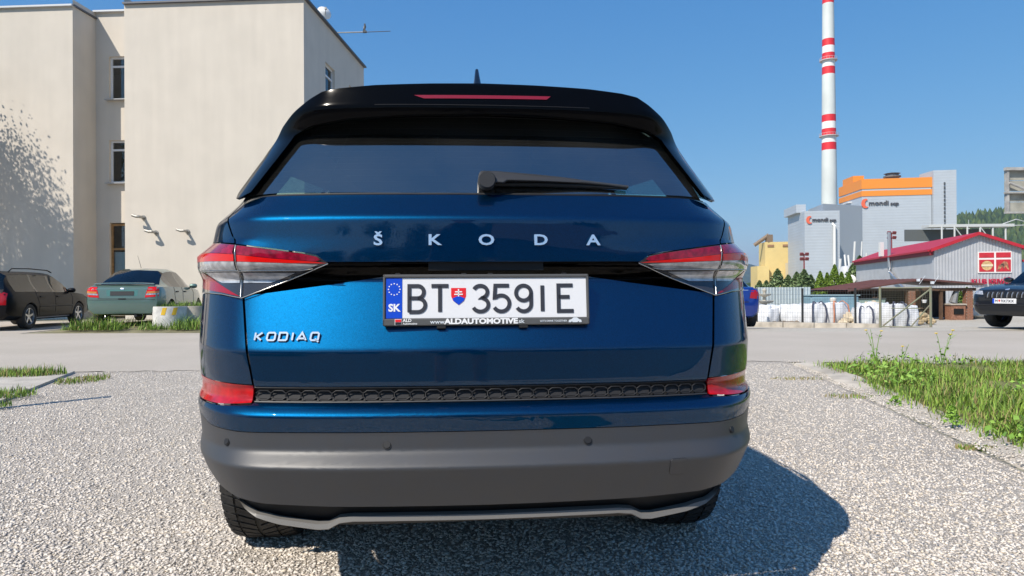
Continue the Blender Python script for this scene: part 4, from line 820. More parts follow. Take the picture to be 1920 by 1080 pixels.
pw_ = pbox('plate', -.2575, .2575, -.0465, .0565, -.0005, .004, M['white_plate']); pbox('euro_band', -.2572, -.2165, -.0463, .0563, -.0015, .003, M['plate_blue'], pw_)
EX, EZ = (pm.to_3x3() @ Vector((1, 0, 0))), (pm.to_3x3() @ Vector((0, 0, 1)))
org = lambda x, z, y=-.0015: pm @ Vector((x, y, z))
GL = {'B': ([[(0, 0), (0, 1), (.3, 1)]+arcp(.3, .765, .21, .235, 90, -90, 10)[0:]+[(0, .53)], [(.3, .53)]+arcp(.3, .265, .26, .265, 90, -90, 10)+[(0, 0)]], .56), 'T': ([[(0, 1), (.6, 1)], [(.3, 1), (.3, 0)]], .6),
      '3': ([arcp(.27, .76, .25, .24, 155, -80, 14)+arcp(.27, .265, .28, .265, 80, -155, 16)], .55), '5': ([[(.55, 1), (.06, 1), (.03, .54)]+arcp(.27, .31, .29, .31, 130, -150, 18)], .56),
      '9': ([arcp(.28, .71, .27, .29, 0, 360, 24), [(.55, .71), (.55, .30)]+arcp(.28, .28, .27, .28, 0, -150, 12)], .55), 'I': ([[(.0, 0), (.0, 1)]], .05), 'E': ([[(.52, 1), (0, 1), (0, 0), (.54, 0)], [(0, .55), (.40, .55)]], .54)}
for ch_, x in (('B', -.1985), ('T', -.1425), ('3', -.037), ('5', .0165), ('9', .0735), ('I', .1425), ('E', .1845)):
    b = MB()
    for st in GL[ch_][0]: stroke(b, [(a*.072, c*.0665) for a, c in st], .0098, org(x, -.0305), EX, EZ, .0008)
    b.obj('lettering', M['plate_ink'], pw_)
sh_ = [(-.019, .019), (.019, .019), (.019, -.002), (.014, -.014), (0, -.025), (-.014, -.014), (-.019, -.002)]
def pflat(name, pts, cx, cz, m, y, parent=pw_):
    b = MB(); n = len(pts); v = [pm @ Vector((cx+x, y, cz+z)) for x, z in pts]+[pm @ Vector((cx+x, y+.0012, cz+z)) for x, z in pts]
    b.add(v, [tuple(range(n))]+[(i, (i+1) % n, n+(i+1) % n, n+i) for i in range(n)]); return b.obj(name, m, parent)
pflat('shield', sh_, -.0735, .0115, M['plate_red'], -.0012); pflat('shield_hill', [(-.016, -.008), (-.008, -.004), (0, -.001), (.008, -.004), (.016, -.008), (.013, -.0145), (0, -.0247), (-.013, -.0145)], -.0735, .0115, M['plate_blue'], -.0018)
for a in ((-.0016, .0016, -.003, .016), (-.009, .009, .0075, .0105), (-.011, .011, .001, .004)): pflat('shield_cross', [(a[0], a[2]), (a[1], a[2]), (a[1], a[3]), (a[0], a[3])], -.0735, .0115, M['white'], -.0022)
for k in range(12):
    a = k*math.pi/6; pflat('star', [(.0018*math.cos(q*math.pi/3), .0018*math.sin(q*math.pi/3)) for q in range(6)], -.2365+.0145*math.sin(a), .0275+.0145*math.cos(a), M['yellow'] if 0 else M['white'], -.0022)
text_obj('lettering', 'SK', .026, .0004, M['white'], pw_, frame(org(-.2365, -.0205, -.002), EX, EZ), .0009)
text_obj('lettering', 'ALDAUTOMOTIVE', .0185, .0006, M['white'], fr, frame(org(-.016, -.0560, -.0058), EX, EZ), .0009, 'CENTER', 1.22)
text_obj('lettering', 'www.', .0145, .0006, M['light_grey'], fr, frame(org(-.106, -.0566, -.0058), EX, EZ), .0002, 'RIGHT', 1.15)
text_obj('lettering', '.sk', .0145, .0006, M['light_grey'], fr, frame(org(.076, -.0566, -.0058), EX, EZ), .0002, 'LEFT', 1.15)
text_obj('lettering', 'ALD', .0115, .0005, M['white'], fr, frame(org(-.2145, -.0525, -.0058), EX, EZ), .0003, 'LEFT'); text_obj('lettering', 'Automotive', .0075, .0005, M['white'], fr, frame(org(-.2145, -.0605, -.0058), EX, EZ), .0001, 'LEFT')
text_obj('lettering', "LET'S DRIVE TOGETHER", .0066, .0005, M['light_grey'], fr, frame(org(.170, -.0565, -.0058), EX, EZ), .0001)
for x0, x1, z0, z1, m in ((-.2345, -.2175, -.0635, -.0485, 'white'), (-.2335, -.2185, -.0560, -.0495, 'plate_red'), (-.2335, -.2185, -.0625, -.0570, 'black')): pbox('badge', x0, x1, z0, z1, -.0058 if m == 'white' else -.0066, -.004, M[m], fr)
cs = [(-.017, -.005), (-.016, .001), (-.009, .003), (-.004, .0075), (.005, .0075), (.010, .003), (.016, .001), (.017, -.005), (.011, -.005), (.0085, -.002), (.006, -.005), (-.006, -.005), (-.0085, -.002), (-.011, -.005)]
pflat('car_symbol', cs, .226, -.0552, M['light_grey'], -.0062, fr)
# ---- the rest of the body: sides, roof, front
def side(name, poly, mi, m, parent, W, rim=.012, off=0, step=.05):
    """outline (y, z) laid on the body side"""
    pts = []
    for (a, c), (a2, c2) in zip(poly, poly[1:]+poly[:1]):
        n = max(1, int(math.hypot(a2-a, c2-c)/.05)); pts += [(a+(a2-a)*k/n, c+(c2-c)*k/n) for k in range(n)]
    bm = bmesh.new(); bm.faces.new([bm.verts.new((a, c, 0)) for a, c in pts]); bmesh.ops.triangulate(bm, faces=bm.faces[:], ngon_method='EAR_CLIP')
    zs = [c for _, c in pts]; k = math.ceil(min(zs)/step)
    while k*step < max(zs): bmesh.ops.bisect_plane(bm, geom=bm.verts[:]+bm.edges[:]+bm.faces[:], plane_co=(0, k*step, 0), plane_no=(0, 1, 0), dist=1e-6); k += 1
    ys = [a for a, _ in pts]; k = math.ceil(min(ys)/.2)
    while k*.2 < max(ys): bmesh.ops.bisect_plane(bm, geom=bm.verts[:]+bm.edges[:]+bm.faces[:], plane_co=(k*.2, 0, 0), plane_no=(1, 0, 0), dist=1e-6); k += 1
    s = -1 if mi else 1
    nose = lambda y: 1-.16*max(0, (y-3.9)/.75)**2
    for v in bm.verts: a, c = v.co.x, v.co.y; v.co = (s*(lin(W, c)*nose(a)+off), a, c)
    if mi: bmesh.ops.reverse_faces(bm, faces=bm.faces[:])
    me = bpy.data.meshes.new(name); bm.to_mesh(me); bm.free(); me.materials.append(m); return link(name, me, parent, 40)
WS = [(.25, .84), (.36, .86), (.51, .888), (.8, .897), (1.05, .907), (1.085, .868), (1.15, .85), (1.2, .815), (1.35, .725), (1.5, .64), (1.56, .59)]
def arcpts(cy, r_, a0, a1, n=14): return [(cy+r_*math.cos(R(a0+(a1-a0)*k/n)), .36+r_*math.sin(R(a0+(a1-a0)*k/n))) for k in range(n+1)]
for mi in (False, True):
    low_ = arcpts(1.12, .43, 150, 0)[2:]+[(1.55, .27), (3.35, .27)]+arcpts(3.85, .43, 180, 0)+[(4.45, .30), (4.6, .5), (4.62, .75), (4.5, .95), (4.2, 1.0), (3.4, 1.07), (2, 1.075), (.72, 1.075)]
    side('side_body', low_, mi, M['paint'], CAR, WS)
    side('sill_trim', [(1.5, .26), (3.4, .26), (3.4, .36), (1.5, .36)], mi, M['plastic'], CAR, WS, off=.012)
    for gy, pl in (('side_window', [(.86, 1.12), (.80, 1.2), (.90, 1.39), (1.55, 1.43), (1.62, 1.12)]), ('side_window', [(1.72, 1.12), (1.66, 1.42), (2.35, 1.46), (2.45, 1.12)]), ('side_window', [(2.53, 1.12), (2.45, 1.46), (2.75, 1.44), (3.25, 1.15)])):
        side(gy, pl, mi, M['side_glass'], CAR, WS, off=-.01)
    side('window_surround', [(.72, 1.08), (3.4, 1.075), (3.3, 1.12), (.98, 1.115)], mi, M['gloss_black'], CAR, WS)
    side('window_surround', [(.74, 1.12), (.66, 1.42), (.70, 1.53), (2.55, 1.56), (2.95, 1.40), (3.35, 1.12), (3.25, 1.15), (2.75, 1.44), (2.45, 1.46), (1.66, 1.43), (1.55, 1.43), (.90, 1.39), (.80, 1.2), (.86, 1.12)], mi, M['paint'], CAR, WS)
    side('inner_trim', [(.60, 1.05), (.60, 1.46), (.72, 1.50), (2.55, 1.52), (2.95, 1.40), (3.35, 1.08), (3.22, 1.12), (2.74, 1.42), (2.47, 1.44), (1.66, 1.40), (1.57, 1.41), (.92, 1.37), (.82, 1.2), (.88, 1.10), (3.3, 1.10), (3.3, .85), (.60, .85)], mi, M['seat'], CAR, WS, off=-.035)
    for y_ in (1.6, 2.4): side('pillar', [(y_+.02, 1.115), (y_-.03, 1.44), (y_+.06, 1.445), (y_+.12, 1.115)], mi, M['gloss_black'], CAR, WS, off=-.004)
def roof_pt(u, v):
    u = -1+2*u; x = u*.56; zt = lin([(0, 1.5305), (.15, 1.5275), (.30, 1.522), (.40, 1.5145), (.45, 1.5065), (.487, 1.4865), (.528, 1.4595), (.56, 1.437)], abs(x)); ye = FIN.y(x, zt)+.004
    s = min(1, v*3); s = s*s*(3-2*s); return (x*(1+.09*s), ye+(2.58-ye)*v, zt+.001+((1.585-.02*v-.055*abs(u)**3)-zt)*s)
b = MB(); b.grid(roof_pt, 40, 24); b.obj('roof', M['paint'], CAR, 60)
b = MB(); b.grid(lambda u, v: (lambda p: (p[0]*.95, p[1]+.10*(1-v), p[2]-.035))(roof_pt(u, v)), 16, 10); b.obj('headliner', M['seat'], CAR, 60)
b = MB(); b.grid(lambda u, v: ((-1+2*u)*(.575+.17*v), 2.58+.82*v+.0*u-.12*abs(-1+2*u)**2, 1.565-.46*v-.03*abs(-1+2*u)**3), 16, 10); b.obj('windscreen', M['side_glass'], CAR, 60)
b = MB(); b.grid(lambda u, v: ((-1+2*u)*(.80-.05*v*v), 3.32+1.15*v-.2*abs(-1+2*u)**3*v, 1.10-.13*v**2-.05*abs(-1+2*u)**3), 16, 12); b.obj('bonnet', M['paint'], CAR, 60)
b = MB(); b.grid(lambda u, v: ((-1+2*u)*.80, 4.66-.25*abs(-1+2*u)**3-.18*v**2, .28+.70*v), 20, 10); b.obj('front_bumper', M['plastic_dark'], CAR, 60)
b = MB(); b.tube([(-.0, .64, 1.56), (-.0, .70, 1.66), (-.0, .75, 1.722)], [.022, .013, .006], 8); b.box((0, .68, 1.57), (.05, .18, .02)); b.obj('roof_antenna', M['gloss_black'], CAR, 50)
b = MB(); b.box((0, .45, .75), (1.15, .40, .5)); b.obj('inner_shell', M['cavity'], CAR)
b = MB(); b.box((0, 2.5, .32), (1.36, 3.6, .12)); b.box((0, .75, .42), (1.0, .7, .12)); b.obj('underbody', M['cavity'], CAR)
b = MB(); b.box((0, 2.2, .80), (1.6, 2.6, .1)); b.box((0, .85, .98), (1.5, .9, .05)); b.obj('interior_floor', M['cavity'], CAR)
for x in (-.38, .38, 0):
    b = MB(); b.box((x, 1.72, 1.0), (.42, .14, .5), rx=R(-12)); b.tube([(x-.05, 1.66, 1.22), (x-.05, 1.64, 1.30)], .008, 6); b.tube([(x+.05, 1.66, 1.22), (x+.05, 1.64, 1.30)], .008, 6); b.box((x, 1.63, 1.345), (.24, .09, .15)); o = b.obj('rear_seat', M['seat'], CAR); k = o.modifiers.new('bevel', 'BEVEL'); k.width = .03; k.segments = 2
for x in (-.38, .38):
    b = MB(); b.box((x, 2.65, 1.0), (.46, .15, .6), rx=R(-12)); b.box((x, 2.52, 1.38), (.26, .10, .17)); o = b.obj('front_seat', M['seat'], CAR); k = o.modifiers.new('bevel', 'BEVEL'); k.width = .03; k.segments = 2
# wheels
def wheel(parent, loc, r_, w, hub, tread=True, flip=1, spokes=5, rim_m=None):
    t = empty('wheel', loc, 0, parent); s = w/2; rr_ = r_*.66
    b = MB(); b.lathe([(rr_, -s*.8), (r_*.86, -s*.98), (r_*.955, -s*.92), (r_*.985, -s*.78), (r_*.99, 0), (r_*.985, s*.78), (r_*.955, s*.92), (r_*.86, s*.98), (rr_, s*.8)], (0, 0, 0), 48, 'X'); b.obj('tyre', M['rubber'], t, 50)
    if tread:
        b = MB(); n = 58
        for k in range(n):
            for row, (x0, x1, sh0, sh1) in enumerate(((-.93, -.56, 0, .25), (-.50, -.06, .3, 1.0), (.06, .50, 1.0, .3), (.56, .93, .25, 0))):
                a0 = 2*math.pi*k/n; v = []
                for (xx, shf) in ((x0, sh0), (x1, sh1)):
                    rad_ = r_*(.975 if abs(xx) > .9 else 1.004); 
                    for da in (.08, .80):
                        a = a0+(da+shf)*2*math.pi/n
                        for q in (rad_, r_*.95): v.append((xx*s, q*math.cos(a), q*math.sin(a)))
                b.add(v, [(0, 2, 6, 4), (0, 1, 3, 2), (4, 6, 7, 5), (0, 4, 5, 1), (2, 3, 7, 6)])
        o = b.obj('tread', M['rubber'], t); o['kind'] = 'stuff'
    rm = rim_m or M['alloy']; f = flip
    b = MB(); b.lathe([(rr_*1.01, f*s*.82), (rr_*.96, f*s*.86), (rr_*.93, f*s*.6), (rr_*.90, -f*s*.6)], (0, 0, 0), 32, 'X'); b.lathe([(0, f*s*.62), (rr_*.22, f*s*.62), (rr_*.25, f*s*.5), (rr_*.25, f*s*.2)], (0, 0, 0), 20, 'X')
    for k in range(spokes):
        a = 2*math.pi*k/spokes+.3; c, q = math.cos(a), math.sin(a); p0, p1 = rr_*.15, rr_*.95
        for d_ in ((1,) if spokes > 5 else (1,)):
            tx = (-q*rr_*.13, c*rr_*.13); v = []
            for rad_, wd in ((p0, 1.0), (p1, .85)):
                for e_ in (-1, 1):
                    for xx in (f*s*(.62 if rad_ == p0 else .74), f*s*.35): v.append((xx, c*rad_+tx[0]*e_*wd, q*rad_+tx[1]*e_*wd))
            b.add(v, [(0, 2, 6, 4), (1, 5, 7, 3), (0, 4, 5, 1), (2, 3, 7, 6)])
    b.obj('rim', rm, t, 40)
    b = MB(); b.lathe([(0, f*s*.1), (rr_*.9, f*s*.1)], (0, 0, 0), 24, 'X'); b.obj('brake_disc', M['cavity'], t)
    return t
for sx in (-1, 1):
    wheel(CAR, (sx*.785, 1.12, .358), .358, .235, .2, True, sx); wheel(CAR, (sx*.785, 3.85, .358), .358, .235, .2, False, sx)
    b = MB(); b.lathe([(.44, -.24*sx), (.44, .10*sx)], (sx*.74, 1.12, .36), 24, 'X', a0=R(-10), a1=R(190)); b.obj('wheel_arch_liner', M['cavity'], CAR)
    b = MB(); b.lathe([(.44, -.24*sx), (.44, .10*sx)], (sx*.74, 3.85, .36), 24, 'X', a0=R(-10), a1=R(190)); b.obj('wheel_arch_liner', M['cavity'], CAR)
# ---------------------------------------------------------------- other cars
def loft_car(name, label, paint, spec, loc, rz, glass=None, rim=None):
    """body lofted over stations: (y, z_low, z_belt, z_top, half_belt, half_roof, side_glass, top_glass) from rear to front"""
    t = empty(name, loc, rz); tag(t, label, 'car'); st = spec['st']; hw = spec['hw']; SL = [paint, glass or M['car_glass'], M['cavity'], M['gloss_black']]
    v, f, mi = [], [], []; ringn = 19
    for (y, zl, zb, zt, hb_, hr, sg, tg) in st:
        k = hb_/hw
        half = [(0, zl), (hw*.80*k, zl), (hw*.965*k, zl+.10), (hw*1.0*k, zl+.30*(zb-zl)/.6), (hw*.99*k, zb-.16*(zb-zl)), (hw*.945*k, zb), (hb_*.45+hr*.48, zb+(zt-zb)*.42), (hr, zt-.16*(zt-zb)-.01), (hr*.80, zt-.02), (0, zt)]
        ring_ = [(x, y, z) for x, z in half]+[(-x, y, z) for x, z in half[-2:0:-1]]; v += ring_
    n = len(half)*2-2
    for i in range(len(st)-1):
        sg, tg = st[i][6], st[i][7]
        for k in range(n):
            a, b_ = i*n+k, i*n+(k+1) % n; f.append((a, b_, b_+n, a+n)); kk = k if k < 9 else n-1-k
            m_ = 0
            if kk in (5, 6) and sg: m_ = 1 if sg == 1 else 3
            if kk in (7, 8) and tg: m_ = 1
            mi.append(m_)
    f += [tuple(range(n))[::-1], tuple(range((len(st)-1)*n, len(st)*n))]; mi += [0, 0]
    b = MB(); b.v, b.f, b.m = v, f, mi; body = b.obj('body', SL, None); cut = MB()
    for wy in spec['axles']:
        for s in (-1, 1): cut.lathe([(0, s*hw*.62), (spec['wr']*1.13, s*hw*.62), (spec['wr']*1.13, s*hw*1.2), (0, s*hw*1.2)], (0, wy, spec['wr']), 28, 'X')
    co = cut.obj('cutter', SL); co.data.polygons.foreach_set('material_index', [2]*len(co.data.polygons))
    md = body.modifiers.new('arch', 'BOOLEAN'); md.object = co; md.operation = 'DIFFERENCE'; md.solver = 'EXACT'
    dg = bpy.context.evaluated_depsgraph_get(); me = bpy.data.meshes.new_from_object(body.evaluated_get(dg)); bpy.data.objects.remove(co); bpy.data.objects.remove(body)
    bm = bmesh.new(); bm.from_mesh(me); bvh = BVHTree.FromBMesh(bm)
    # split by slot; glass further by island so that each window is a part
    isl = {}; 
    for fc in bm.faces: fc.tag = False
    groups = []
    for fc in bm.faces:
        if fc.tag: continue
        if fc.material_index not in (1, 3): continue
        mk = fc.material_index
        st_ = [fc]; fc.tag = True; g_ = []
        while st_:
            q = st_.pop(); g_.append(q)
            for e in q.edges:
                for o in e.link_faces:
                    if not o.tag and o.material_index == mk: o.tag = True; st_.append(o)
        groups.append(('window' if mk == 1 else 'pillar', g_, SL[mk]))
    for k, nm in ((0, 'body'), (2, 'wheel_arch')):
        g_ = [q for q in bm.faces if q.material_index == k]
        if g_: groups.append((nm, g_, SL[k]))
    for nm, g_, m_ in groups:
        idx = {}; vv = []; ff = []
        for q in g_:
            r_ = []
            for vt in q.verts:
                if vt.index not in idx: idx[vt.index] = len(vv); vv.append(tuple(vt.co))
                r_.append(idx[vt.index])
            ff.append(tuple(r_))
        m2 = bpy.data.meshes.new(nm); m2.from_pydata(vv, [], ff); m2.materials.append(m_); link(nm, m2, t, 32)
    bm.free(); bpy.data.meshes.remove(me)
    b = MB(); b.box((0, spec['L']*.5, .55), (hw*1.5, spec['L']*.7, .3)); b.obj('cabin_floor', M['cavity'], t)
    for s in (-1, 1):
        for wy in spec['axles']: wheel(t, (s*(hw-spec['ww']*.5-.02), wy, spec['wr']), spec['wr'], spec['ww'], .2, False, s, 5, rim)
    return t, bvh
def conform(name, poly, bvh, m, parent, face='rear', off=.006, rim=.03, n=8, sh=40):
    """outline laid on the body by rays: face rear/front uses (x, z), right/left uses (y, z)"""
    pts = []
    for (a, c), (a2, c2) in zip(poly, poly[1:]+poly[:1]):
        k_ = max(1, int(math.hypot(a2-a, c2-c)/.05)); pts += [(a+(a2-a)*k/k_, c+(c2-c)*k/k_) for k in range(k_)]
    bm = bmesh.new(); bm.faces.new([bm.verts.new((a, c, 0)) for a, c in pts]); bmesh.ops.triangulate(bm, faces=bm.faces[:], ngon_method='EAR_CLIP')
    for ax in (0, 1):
        q = [p[ax] for p in pts]; k = math.ceil(min(q)/.06)
        while k*.06 < max(q): bmesh.ops.bisect_plane(bm, geom=bm.verts[:]+bm.edges[:]+bm.faces[:], plane_co=(k*.06, 0, 0) if ax == 0 else (0, k*.06, 0), plane_no=(1, 0, 0) if ax == 0 else (0, 1, 0), dist=1e-6); k += 1
    D_ = {'rear': Vector((0, 1, 0)), 'front': Vector((0, -1, 0)), 'right': Vector((-1, 0, 0)), 'left': Vector((1, 0, 0))}[face]; last = None
    r_ = bmesh.ops.extrude_edge_only(bm, edges=[e for e in bm.edges if e.is_boundary]); new = {x for x in r_['geom'] if isinstance(x, bmesh.types.BMVert)}
    for v_ in bm.verts:
        a, c = v_.co.x, v_.co.y; o = Vector((a, -3, c)) if face == 'rear' else Vector((a, 9, c)) if face == 'front' else Vector((4, a, c)) if face == 'right' else Vector((-4, a, c))
        h = bvh.ray_cast(o, D_)[0]
        if h is None: h = last or o+D_*3
        last = h; v_.co = h-D_*off+(D_*rim if v_ in new else Vector())
    bmesh.ops.recalc_face_normals(bm, faces=bm.faces[:])
    me = bpy.data.meshes.new(name); bm.to_mesh(me); bm.free(); me.materials.append(m); return link(name, me, parent, sh)
def seam(name, path, bvh, parent, face='right', r_=.006, m=None):
    b = MB(); fine = []
    for (a, c), (a2, c2) in zip(path, path[1:]): fine += [(a+(a2-a)*k/6, c+(c2-c)*k/6) for k in range(6)]
    fine.append(path[-1]); P = []
    for a, c in fine:
        o, d_ = (Vector((4, a, c)), Vector((-1, 0, 0))) if face == 'right' else (Vector((-4, a, c)), Vector((1, 0, 0))) if face == 'left' else (Vector((a, -3, c)), Vector((0, 1, 0))) if face == 'rear' else (Vector((a, 9, c)), Vector((0, -1, 0)))
        h = bvh.ray_cast(o, d_)[0]
        if h is not None: P.append(h)
    if len(P) > 1: b.tube(P, r_, 5); return b.obj(name, m or M['black'], parent)
def mirror_cap(t, s, y, z, m, hw):
    b = MB(); b.lathe([(0, -.10), (.06, -.09), (.085, -.03), (.085, .05), (.06, .09), (0, .10)], (0, 0, 0), 14, 'X'); o = b.obj('door_mirror', m, t, 50); o.location = (s*(hw+.09), y, z); o.scale = (1, .8, .75)
S = lambda *a: a
# dark estate: rear to front
est = dict(L=4.57, hw=.885, wr=.315, ww=.205, axles=(.95, 3.53), st=[
 (0, .42, .62, .66, .70, .66, 0, 0), (.03, .33, .88, .93, .80, .70, 0, 0), (.10, .27, .93, 1.02, .845, .70, 0, 1), (.22, .25, .94, 1.30, .865, .63, 0, 1), (.34, .24, .94, 1.42, .875, .62, 1, 0), (.60, .23, .94, 1.455, .88, .62, 1, 0), (1.25, .22, .94, 1.475, .885, .625, 3, 0), (1.33, .22, .935, 1.475, .885, .625, 1, 0),
 (2.12, .22, .93, 1.47, .885, .625, 3, 0), (2.20, .22, .93, 1.465, .885, .625, 1, 0), (2.55, .22, .925, 1.44, .885, .61, 1, 1), (2.95, .22, .92, 1.22, .88, .66, 1, 1), (3.30, .22, .915, .965, .87, .70, 0, 0), (3.9, .23, .86, .90, .85, .68, 0, 0), (4.35, .27, .74, .79, .78, .62, 0, 0), (4.54, .33, .60, .65, .66, .55, 0, 0), (4.57, .40, .52, .55, .58, .5, 0, 0)])
BLK = car_paint('black_paint', (.004, .004, .006), .0, .4); BLK.node_tree.nodes['Principled BSDF'].inputs['Specular IOR Level'].default_value = .1; BLK.node_tree.nodes['Principled BSDF'].inputs['Coat Weight'].default_value = .18; W1 = mat('amber_lens', (.55, .20, .02), .2, coat=1)
t, bv = loft_car('estate_car', 'black estate car with roof rails and silver five spoke wheels beside the road', BLK, est, (-12.92, 16.5, .02), R(8))
for s in (-1, 1):
    fc = 'right' if s > 0 else 'left'
    conform('tail_lamp', [(s*.55, .62), (s*.79, .62), (s*.80, .90), (s*.72, .93), (s*.60, .90)], bv, M['red_lens'], t); mirror_cap(t, s, 3.02, .98, BLK, .80)
    b = MB(); b.tube([(s*.60, .48, 1.43), (s*.60, .62, 1.515), (s*.60, 1.4, 1.535), (s*.60, 2.3, 1.515), (s*.60, 2.5, 1.46)], .016, 6); b.obj('roof_rail', M['black'], t, 50)
    for pth in ([(1.26, 1.0), (1.24, .85), (1.36, .62), (1.38, .30)], [(2.16, .93), (2.17, .30)], [(3.08, .92), (3.12, .80), (3.10, .40)]): seam('door_seam', pth, bv, t, fc)
    seam('side_moulding', [(1.36, .56), (3.1, .56)], bv, t, fc, .014); seam('sill_strip', [(1.36, .275), (3.1, .275)], bv, t, fc, .02, M['alloy'])
    for y_ in (1.48, 2.32): conform('door_handle', [(y_-.09, .80), (y_+.09, .80), (y_+.09, .83), (y_-.09, .83)], bv, M['black'], t, fc, .025)
conform('number_plate', [(-.26, .66), (.26, .66), (.26, .77), (-.26, .77)], bv, M['white_plate'], t)
# green saloon
sal = dict(L=4.25, hw=.855, wr=.30, ww=.195, axles=(.86, 3.47), st=[
 (0, .40, .60, .64, .66, .60, 0, 0), (.03, .30, .84, .90, .76, .66, 0, 0), (.12, .27, .92, .985, .815, .68, 0, 0), (.20, .26, .93, 1.005, .83, .68, 0, 0), (.52, .24, .935, 1.005, .845, .66, 0, 1), (.80, .23, .935, 1.20, .85, .60, 3, 1), (1.10, .22, .935, 1.36, .855, .565, 1, 0), (1.40, .22, .93, 1.41, .855, .56, 1, 0), (1.78, .21, .93, 1.425, .855, .56, 3, 0),
 (1.85, .21, .93, 1.425, .855, .56, 1, 0), (2.25, .21, .925, 1.405, .855, .555, 1, 1), (2.65, .21, .92, 1.21, .85, .60, 1, 1), (3.02, .21, .91, .96, .84, .66, 0, 0), (3.6, .22, .85, .89, .81, .64, 0, 0), (4.0, .26, .72, .77, .74, .58, 0, 0), (4.22, .32, .58, .62, .62, .5, 0, 0), (4.25, .40, .50, .53, .55, .45, 0, 0)])
GRN = car_paint('green_metallic_paint', (.12, .195, .17), .45, .38)
t, bv = loft_car('saloon_car', 'green metallic saloon with red tail lamps and an empty plate holder on the grass', GRN, sal, (-9.2, 16.35, .13), R(10))
for s in (-1, 1):
    fc = 'right' if s > 0 else 'left'
    lp_ = conform('tail_lamp', [(s*.50, .68), (s*.78, .70), (s*.80, .90), (s*.74, .935), (s*.56, .93)], bv, M['bright_red'], t, off=.008)
    conform('indicator_lens', [(s*.555, .775), (s*.79, .79), (s*.795, .835), (s*.55, .82)], bv, W1, lp_, off=.012); conform('reverse_lens', [(s*.525, .735), (s*.785, .75), (s*.79, .785), (s*.535, .77)], bv, M['clear'], lp_, off=.012)
    mirror_cap(t, s, 2.72, .97, GRN, .78)
    for pth in ([(1.15, .93), (1.12, .75), (1.22, .5), (1.25, .28)], [(1.82, .93), (1.84, .28)], [(2.80, .92), (2.84, .78), (2.82, .36)]): seam('door_seam', pth, bv, t, fc)
    seam('side_moulding', [(1.25, .50), (2.8, .50)], bv, t, fc, .013)
    for y_ in (1.32, 2.0): conform('door_handle', [(y_-.08, .80), (y_+.08, .80), (y_+.08, .83), (y_-.08, .83)], bv, M['black'], t, fc, .022)
conform('plate_recess', [(-.33, .715), (.33, .715), (.35, .86), (-.35, .86)], bv, car_paint('green_recess', (.085, .22, .185), .45, .38), t, off=.002)
conform('plate_holder', [(-.26, .725), (.26, .725), (.26, .83), (-.26, .83)], bv, mat('plate_holder', (.035, .035, .035), .5), t, off=.008)
seam('boot_seam', [(-.56, .95), (-.52, .66), (.52, .66), (.56, .95)], bv, t, 'rear', .004); seam('bumper_seam', [(-.72, .625), (-.3, .63), (.3, .63), (.72, .625)], bv, t, 'rear', .006)
conform('boot_badge', [(-.035, .865), (.035, .865), (.035, .91), (-.035, .91)], bv, M['chrome'], t, off=.008); conform('boot_lock', [(-.08, .64), (.08, .64), (.08, .665), (-.08, .665)], bv, M['black'], t, off=.01)
b = MB(); b.grid(lambda u, v: ((-1+2*u)*.66, .07+.10*v+.06*abs(-1+2*u)**2, 1.0+.025*math.sin(v*3.1)+.012-.02*abs(-1+2*u)**3), 16, 4); b.obj('boot_spoiler', GRN, t, 60)
b = MB(); b.tube([(-.0, 1.30, 1.42), (.0, 1.05, 1.72)], [.006, .003], 5); b.obj('aerial', M['black'], t)
b = MB(); b.tube([(.3, -.02, .25), (.3, .4, .27)], .03, 8); b.obj('exhaust', M['rim_dark'], t)
# blue saloon beyond the SUV
sb = dict(sal); sb['hw'] = .90; sb['wr'] = .32
BLU = car_paint('cobalt_paint', (.004, .035, .26), .5, .35)
t, bv = loft_car('hatchback_car', 'cobalt blue car partly hidden behind the right side of the big SUV', BLU, sb, (5.02, 16.3, 0), R(-4))
for s in (-1, 1):
    conform('tail_lamp', [(s*.56, .72), (s*.80, .70), (s*.83, .88), (s*.78, .92), (s*.60, .90)], bv, M['red_lens'], t, off=.008); mirror_cap(t, s, 2.72, .97, BLU, .82)
conform('number_plate', [(-.26, .745), (.26, .745), (.26, .855), (-.26, .855)], bv, M['white_plate'], t, off=.01)
seam('boot_seam', [(-.58, .95), (-.54, .64), (.54, .64), (.58, .95)], bv, t, 'rear', .004); seam('bumper_seam', [(-.78, .62), (.78, .62)], bv, t, 'rear', .005)
conform('boot_badge', [(-.04, .91), (.04, .91), (.04, .96), (-.04, .96)], bv, M['chrome'], t, off=.008)
conform('lettering', [(.40, .90), (.54, .90), (.54, .915), (.40, .915)], bv, M['chrome'], t, off=.008)
# black SUV at the right edge
suv = dict(L=4.7, hw=.93, wr=.36, ww=.235, axles=(1.02, 3.80), st=[
 (0, .46, .66, .70, .74, .68, 0, 0), (.04, .38, .98, 1.03, .84, .74, 0, 0), (.14, .34, 1.06, 1.14, .90, .74, 0, 1), (.34, .32, 1.07, 1.48, .915, .66, 0, 1), (.46, .31, 1.07, 1.58, .92, .64, 1, 0), (.75, .30, 1.07, 1.62, .925, .645, 1, 0), (1.45, .29, 1.07, 1.65, .93, .65, 3, 0), (1.53, .29, 1.07, 1.65, .93, .65, 1, 0), (2.35, .29, 1.06, 1.64, .93, .65, 3, 0), (2.43, .29, 1.06, 1.635, .93, .65, 1, 0),
 (2.75, .29, 1.055, 1.60, .93, .64, 1, 1), (3.15, .29, 1.05, 1.33, .925, .70, 1, 1), (3.45, .29, 1.01, 1.06, .92, .76, 0, 0), (4.05, .30, .95, 1.0, .90, .76, 0, 0), (4.45, .30, .885, .95, .86, .72, 0, 0), (4.60, .31, .83, .905, .80, .68, 0, 0), (4.68, .33, .76, .80, .72, .62, 0, 0), (4.70, .40, .60, .64, .66, .58, 0, 0)])
